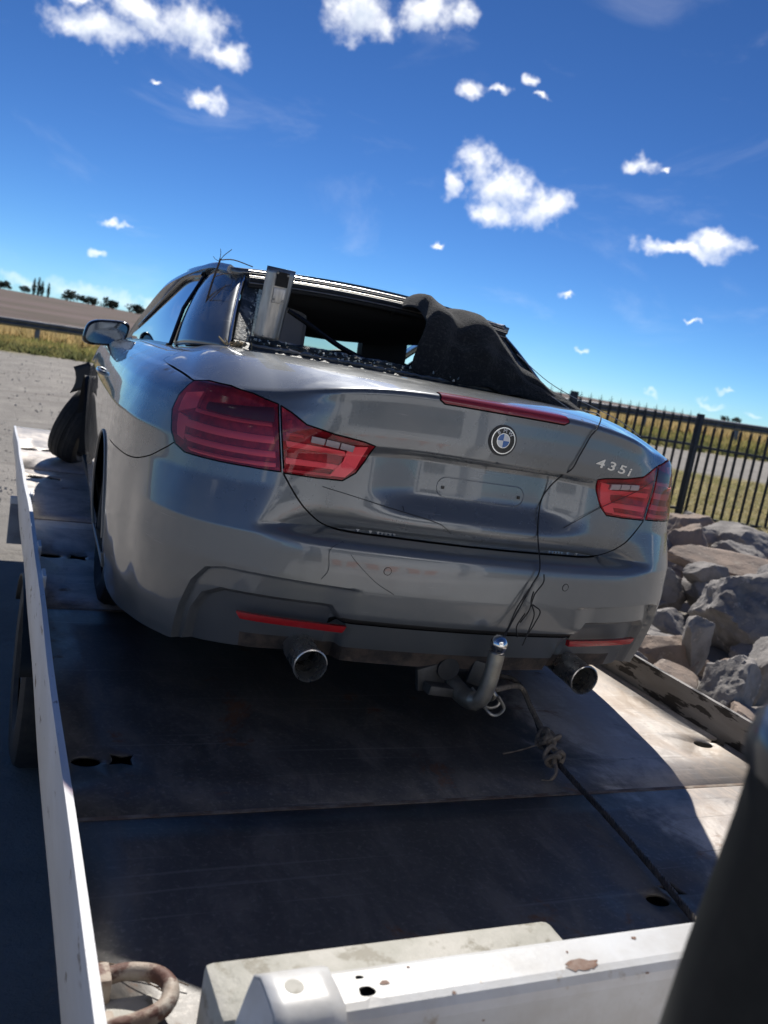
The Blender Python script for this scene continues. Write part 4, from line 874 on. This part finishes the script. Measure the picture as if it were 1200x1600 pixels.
seal=mat('torn_sealant',(.012,.015,.018),.55,c2=(.05,.06,.06),scale=40,bump=.8,bscale=50)
V,F=grid(60,7,lambda a,b:(-.655+1.28*a,.808+.15*b,1.074+.020*math.sin(math.pi*b)+.012*b+.005*mnoise.noise(Vector((a*40,b*6,0))))); sill=mesh('window_sill',V,F,seal,car)
for y_,z_,r_,m_ in ((.845,1.094,.0065,steel),(.905,1.112,.010,seal),(.930,1.118,.006,steel),(.875,1.104,.007,seal)):
    r2=random.Random(int(y_*1000)); B_().tube([(x,y_+r2.uniform(-.003,.003),z_+.010*(1-(x/.6)**2)*0+r2.uniform(-.0025,.0025)) for x in np.linspace(-.60,.42,70)],[r_*r2.uniform(.6,1.3) for _ in range(70)],6).make('glass_channel',m_,sill)
shard=mat('crazed_glass',(.22,.27,.28),.12,0,c2=(.5,.56,.56),scale=90,spec=.8)
def shards(name,pts,s0,s1,parent,m=shard):
    V=[];F=[]
    for p in pts:
        p=Vector(p); s=random.uniform(s0,s1); R_=Euler((random.uniform(0,6),random.uniform(0,6),random.uniform(0,6))).to_matrix(); i=len(V)
        V+=[tuple(p+R_@Vector(c)*s) for c in ((-1,-1,-.4),(1,-.7,-.4),(.2,1,-.4),(-1,-1,.4),(1,-.7,.4),(.2,1,.4))]; F+=[(i,i+2,i+1),(i+3,i+4,i+5),(i,i+1,i+4,i+3),(i+1,i+2,i+5,i+4),(i+2,i,i+3,i+5)]
    return mesh(name,V,F,m,parent,smooth=False,kind='stuff')
pts=[(random.uniform(-.62,.42),random.uniform(.82,.95),1.098+random.uniform(0,.022)) for _ in range(150)]+[(random.gauss(-.575,.012)+.05*0-(-.085*0),0,0) for _ in range(0)]
for _ in range(110):
    b=random.random(); a=random.uniform(.55,1.15); pts.append((-((.655-.085*b)-.075*a),.905+.37*b+.03*a-.014,1.07+.26*b))
shards('glass_crumbs',pts,.0018,.0062,sill)
pts=[(random.uniform(-.75,.5),random.uniform(.5,.80),0) for _ in range(60)]
# jagged remnants on the left jamb
V=[];F=[]; r2=random.Random(4)
for k in range(26):
    b=k/26; x0=-((.655-.085*b)-.062); y0=.905+.37*b+.01; z0=1.075+.255*b; i=len(V); w_=r2.uniform(.015,.05); V+=[(x0,y0,z0-.006),(x0,y0,z0+.007),(x0+w_,y0+.012,z0+r2.uniform(-.006,.006))]; F.append((i,i+1,i+2))
o=mesh('glass_edge',V,F,shard,sill,smooth=False); md=o.modifiers.new('sheet','SOLIDIFY'); md.thickness=.004
# cabin
cabin=empty('cabin',(0,2.2,.5),(0,0,0),car)
CB=lambda P:(P[0],P[1]-2.2,P[2]-.5)
B_().box(CB((0,2.6,.45)),(1.86,1.9,.05)).make('cabin_floor',headliner,cabin)
B_().box(CB((0,1.30,.78)),(1.36,.10,.66),(-.25,0,0),.03).make('rear_seat_back',seatm,cabin)
for x in (-.36,.36):
    B_().box(CB((x,2.25,.82)),(.48,.16,.66),(-.22,0,0),.06).make('front_seat_back',seatm,cabin); B_().box(CB((x,2.12,1.19)),(.26,.09,.17),(-.15,0,0),.035).make('head_rest',seatm,cabin)
B_().box(CB((0,3.0,.80)),(1.45,.45,.28),None,.06).make('dashboard',seatm,cabin)
B_().lathe([(.175,-.014),(.190,0),(.175,.014),(.16,0),(.175,-.014)],'Y',30,Matrix.Translation(CB((.36,2.72,.95)))@Matrix.Rotation(-.4,4,'X')).make('steering_wheel',blackg,cabin)
V,F=grid(12,8,lambda a,b:CB((-.52+1.06*a,1.36+.72*b,1.335-.03*b-.13*math.sin(b*2.2)*(.6+.4*math.sin(a*3+.6))))); o=mesh('torn_headliner',V,F,headliner,cabin); md=o.modifiers.new('sheet','SOLIDIFY'); md.thickness=.012
B_().box(CB((-.40,1.36,1.16)),(.26,.02,.22),(-.3,.12,.2),.03).make('side_trim_panel',beige,cabin)
B_().tube([CB(p) for p in cr([(-.42,1.12,1.245),(-.32,1.10,1.20),(-.20,1.08,1.145),(-.05,1.06,1.10)],6)],.010,8).make('window_strut',blackg,cabin)
B_().box(CB((.12,1.75,1.03)),(.9,.5,.12),(.1,.05,0),.03).make('folded_roof_cover',headliner,cabin)
# metal hinge bracket standing up through the opening
hb=empty('hinge_bracket',(-.53,.92,1.13),(.08,0,.0),car)
def brk(a,b):
    x=-.052+.104*a; z=-.02+.262*b; w_=.62+.38*min(1,b*1.4); zz=z-(.018*(abs(2*a-1)**4) if b<.2 else 0)*(1-b/.2 if b<.2 else 0)*-1
    return (x*(.90+.10*b)-.003+.012*b, -.016*abs(math.cos(a*math.pi))**6*-1 - .004, zz)
V,F=grid(17,13,brk); o=mesh('plate',V,F,steel,hb); md=o.modifiers.new('sheet','SOLIDIFY'); md.thickness=.006
B_().box((.012,-.012,.205),(.045,.004,.050)).make('dark_insert',blackg,hb)
B_().box((.010,-.011,.148),(.042,.004,.050),None,.001).make('bolt_pad',steel,hb)
for x,z in ((-.008,.225),(.030,.222),(-.006,.135),(.028,.133),(-.02,.0)): B_().lathe([(0,-.004),(.004,-.003),(.005,.003)],'Y',10,Matrix.Translation((x,-.014,z))).make('bolt',galv,hb)
# front left wheel knocked out of line
wh=empty('wheel',(-.90,4.66,.270),(.0,.36,-.42),car); wh.scale=(.92,.92,.92); B_().lathe(tyre_prof(.325,.235,.235),'X',48).make('tyre',rubber,wh)
B_().lathe([(0,-.03),(.08,-.03),(.20,-.05),(.235,-.09),(.235,.09)],'X',32).make('rim',mat('alloy_dark'),wh)
for k in range(-2,3): B_().lathe([(.3262,k*.034-.004),(.3275,k*.034-.003),(.3275,k*.034+.003),(.3262,k*.034+.004)],'X',48).make('tread_rib',rubber,wh)
wh=empty('wheel',(.845,4.05,.325),(0,0,0),car); B_().lathe(tyre_prof(.325,.235,.235),'X',40).make('tyre',rubber,wh); B_().lathe([(0,.04),(.20,.05),(.235,.09),(.235,-.09)],'X',30).make('rim',mat('alloy_dark'),wh)
V,F=grid(8,6,lambda a,b:(-.93-.10*a+.03*math.sin(b*3),4.42+.02*a,.56+.19*b-.05*a)); o=mesh('torn_arch_liner',V,F,trimm,car); md=o.modifiers.new('sheet','SOLIDIFY'); md.thickness=.006
# ------------------------------------------------------------------ loose things on the car and the deck
def c2w(p): return car.matrix_basis@Vector(p)
carM=Matrix.LocRotScale(car.location,car.rotation_euler,None)
def cw(p): return carM@Vector(p)
cloth=mat('black_felt',(.013,.014,.015),.95,c2=(.055,.052,.05),scale=90,detail=8,lo=.5,hi=.7,bump=.9,bscale=160,sheen=.15)
ridge=cr([(.062,.955,1.345),(.092,.95,1.398),(.135,.955,1.382),(.186,.95,1.358),(.265,.94,1.371),(.342,.93,1.358),(.405,.91,1.29),(.459,.90,1.225),(.540,.86,1.175),(.625,.84,1.128),(.72,.80,1.085),(.845,.74,1.030)],7)
base=cr([(.020,.88,1.11),(.06,.86,1.10),(.10,.85,1.098),(.18,.84,1.096),(.26,.83,1.094),(.34,.82,1.092),(.42,.80,1.088),(.50,.78,1.082),(.58,.76,1.076),(.66,.74,1.068),(.74,.71,1.056),(.850,.70,1.022)],7)
nr=len(ridge)
def cl(i,j):
    if j<=6:   # part lying back over the roof
        k=1-j/6; p=ridge[i]; return cw((p.x+.02*k,p.y+.07*min(1,max(0,ridge[i].z-base[i].z)*5)+.33*k,p.z+(-.0+.014*math.sin(k*3))*(1 if p.z>1.3 else .3)-.03*k*k))
    t=(j-6)/16; h=max(.0,ridge[i].z-base[i].z); p=ridge[i].lerp(base[i],t**1.15) if t<.99 else base[i].copy(); p.y+=(.07*max(0,1-t*5) )*min(1,h*5)
    f=.007*math.sin(p.x*34+t*2.2)*math.sin(math.pi*min(1,t*1.2))*min(1,h*5)+.004*math.sin(p.x*71+t*4)*t*(1-t)*4*min(1,h*5)
    cr_=.020*mnoise.noise(Vector((p.x*11,t*6,4)))*min(1,h*5)*min(1,t*4)
    return cw((p.x+.01*math.sin(t*5+p.x*9)*h*3,p.y+cr_-.05*math.sin(math.pi*t)*h*3+f,p.z+.004*math.sin(p.x*50)+.012*mnoise.noise(Vector((p.x*14,t*5,1)))*min(1,h*5)))
V=[cl(i,j) for i in range(nr) for j in range(23)]; F=[(i*23+j,(i+1)*23+j,(i+1)*23+j+1,i*23+j+1) for i in range(nr-1) for j in range(22)]
o=mesh('felt_sheet',V,F,cloth,sharp=0); md=o.modifiers.new('thick','SOLIDIFY'); md.thickness=.006; tag(o,'torn black felt sheet draped over the smashed rear window','cloth')
cordm=mat('thin_black_cord',(.012,.012,.014),.6); fish=mat('pale_string',(.45,.45,.45),.5)
def cords(name,lines,r,m,label,cat): 
    b=B_()
    for P in lines: b.tube(cr([tuple(cw(p)) for p in P],7),r,6)
    return tag(b.make(name,m),label,cat)
def on_lid(s,v,d=.004): return tuple(S(s,v,-d))
cords('black_cord',[[(.42,.30,1.085),(.36,.12,1.08),on_lid(.33,1.05,.006),on_lid(.31,1.02,.006),on_lid(.295,.985,.006),on_lid(.28,.95,.006),on_lid(.265,.91,.008),on_lid(.25,.88,.014),on_lid(.235,.83,.008),on_lid(.22,.78,.004),on_lid(.20,.69),(.185,.0,.60),(.165,-.008,.55),(.135,-.012,.47),(.105,-.025,.41),(.085,-.045,.385)],
 [(.20,-.006,.585),(.20,-.012,.56),(.18,-.010,.52),(.17,-.014,.47),(.15,-.012,.43)],
 [(.175,-.010,.53),(.168,-.018,.50),(.19,-.016,.46),(.185,-.014,.41),(.178,-.014,.375),(.172,-.016,.36)],
 [(.165,-.010,.55),(.128,-.014,.48),(.112,-.016,.42),(.098,-.02,.39)],[(.178,-.014,.49),(.21,-.014,.47),(.20,-.013,.43),(.186,-.014,.40)],[(.16,-.012,.46),(.14,-.014,.42),(.15,-.014,.385)]],.0022,cordm,'tangled thin black cord hanging from boot lid to tow ball','cord')
cords('scratch_wire',[[on_lid(.66,.95,.005),on_lid(.56,.88),on_lid(.42,.80,.004),on_lid(.30,.72,.006)]],.0011,cordm,'thin dark wire crossing the right tail light','wire')
cords('thin_wire',[[on_lid(-.52,.76,.004),on_lid(-.40,.735,.003),on_lid(-.28,.712,.003),on_lid(-.15,.69,.003),on_lid(-.10,.662,.004)],[on_lid(-.265,.725,.004),on_lid(-.262,.712,.006)]],.0009,cordm,'thin dark wire lying across the lower boot lid','wire')
cords('bumper_crack',[[on_lid(-.44,.61,.003),on_lid(-.475,.585,.003),on_lid(-.47,.53,.003),on_lid(-.485,.50,.003)],[on_lid(-.44,.61,.003),on_lid(-.40,.565,.003),on_lid(-.33,.51,.003),on_lid(-.27,.48,.003)]],.0006,cordm,'forked thin dark crack in the bumper','wire')  # thin cracks in the bumper, built as fine dark tubes on its surface
cords('pale_string',[[(.44,.86,1.245),(.55,.72,1.15),(.66,.45,1.075),(.70,.34,1.03)],[(.56,.74,1.11),(.62,.60,1.06),(.69,.36,1.028)]],.0016,fish,'two pale strings stretched from felt sheet to boot edge','string')
twm=mat('dry_twig',(.16,.11,.075),.9)
b=B_()
for P,r in (([(-.725,1.16,1.06),(-.715,1.22,1.17),(-.69,1.30,1.28),(-.665,1.35,1.37),(-.66,1.36,1.395)],.0045),([(-.668,1.34,1.36),(-.658,1.33,1.40),(-.63,1.31,1.435)],.0016),([(-.664,1.35,1.38),(-.666,1.33,1.41),(-.668,1.34,1.43)],.0013),([(-.68,1.32,1.32),(-.655,1.27,1.335),(-.625,1.24,1.345)],.0016),([(-.665,1.35,1.385),(-.675,1.37,1.39),(-.685,1.38,1.40)],.0012),([(-.662,1.36,1.39),(-.60,1.40,1.405),(-.52,1.40,1.395)],.0025),([(-.70,1.24,1.22),(-.66,1.16,1.29)],.0018)):
    b.tube([tuple(cw(p)) for p in cr(P,5)],[r*(1-.05*k/len(P)) for k in range(5*(len(P)-1)+1)],6)
tag(b.make('dry_twig',twm),'dry forked twig caught on the rear roof pillar','twig')
b=B_()
for k in range(26):
    x,y=random.uniform(-.70,-.60),random.uniform(.80,.87); b.tube([tuple(cw((x,y,1.078))),tuple(cw((x+random.uniform(-.03,.03),y+random.uniform(-.03,.03),1.082+random.uniform(0,.02))))],.0022,5)
for k in range(7): b.box(tuple(cw((random.uniform(-.66,-.62),.82+random.uniform(-.01,.02),1.09))),(.012,.01,.012),(random.random(),random.random(),0))
tag(b.make('straw_litter',mat('straw',(.42,.33,.20),.9)),'small heap of straw and dirt beside the broken window','litter')
# winch cable with a knotted sling
cab_m=mat('wire_rope',(.10,.085,.075),.55,.5,c2=(.05,.045,.042),scale=60)
path=cr([tuple(cw((.10,.10,.215))),(1.66,2.40,.13),(1.655,2.25,.075),(1.60,2.09,.045),(1.578,1.93,.032),(1.56,1.72,.022),(1.525,1.48,.016),(1.50,1.34,.010),(1.485,1.22,.006),(1.47,1.08,.03)],14)
b=B_(); Ltot=0; Pn=[]; n_=len(path)
dense=[path[min(i,n_-2)].lerp(path[min(i+1,n_-1)],t) for i in range(n_-1) for t in (0,.25,.5,.75)]
for k in range(5):
    Q=[]; dist=0
    for i,p in enumerate(dense):
        if i: dist+=(dense[i]-dense[i-1]).length
        t=(dense[min(i+1,len(dense)-1)]-dense[max(0,i-1)]).normalized(); a=dist*110+k*2*math.pi/5; e1=t.cross(Vector((0,0,1))).normalized(); e2=t.cross(e1); Q.append(p+(e1*math.cos(a)+e2*math.sin(a))*.0052)
    b.tube(Q,.0042,5)
tag(b.make('winch_cable',cab_m),'rusty twisted wire winch cable running from tow bar across deck','cable')
rope=mat('frayed_rope',(.24,.20,.16),.9,c2=(.13,.11,.09),scale=50,bump=.4,bscale=150)
b=B_(); r2=random.Random(9)
for c0,R_,nl in (((1.612,2.115,.055),.030,6),((1.580,2.015,.045),.024,4)):
    for k in range(nl):
        ax_=Vector((r2.gauss(0,1),r2.gauss(0,1),r2.gauss(0,.5))).normalized(); e1=ax_.orthogonal().normalized(); e2=ax_.cross(e1); off=Vector((r2.uniform(-.012,.012),r2.uniform(-.02,.02),r2.uniform(-.006,.01)))
        b.tube([Vector(c0)+off+(e1*math.cos(a)*R_+e2*math.sin(a)*R_*.75)*r2.uniform(.9,1.1) for a in np.linspace(0,6.1,14)],.0075,7)
b.tube(cr([(1.575,2.0,.04),(1.552,1.955,.028),(1.528,1.945,.010),(1.505,1.955,.006)],6),[.006]*6+[.005]*6+[.002]*7,6)
b.tube(cr([(1.60,2.10,.05),(1.53,2.115,.02),(1.47,2.12,.006)],6),.0025,5)
b.tube(cr([tuple(cw((.13,.02,.20))),(1.655,2.36,.125),(1.650,2.26,.085),(1.625,2.15,.065)],8),.0095,8)
tag(b.make('rope_sling',rope),'frayed knotted rope sling tied round the winch cable','rope')
b=B_()
for k in range(3): b.tube(cr([tuple(cw((.085+.02*k,.02-.02*k,.235-.02*k))),tuple(cw((.12+.02*k,-.01,.19-.02*k))),tuple(cw((.10,.02-.03*k,.165-.01*k))),tuple(cw((.07,.05,.19)))],6),.005,7)
tag(b.make('shackle',galv),'steel shackle hooked under the tow bar neck','shackle')
b=B_()
for P in ([(.205,1.405,.006),(.235,1.382,.012),(.285,1.358,.012),(.345,1.318,.006)],[(.215,1.40,.004),(.26,1.350,.012),(.31,1.30,.006)]): b.tube(cr(P,6),.0012,5)
tag(b.make('dry_stalk',twm),'dry grass stalks lying by the lashing ring','straw')
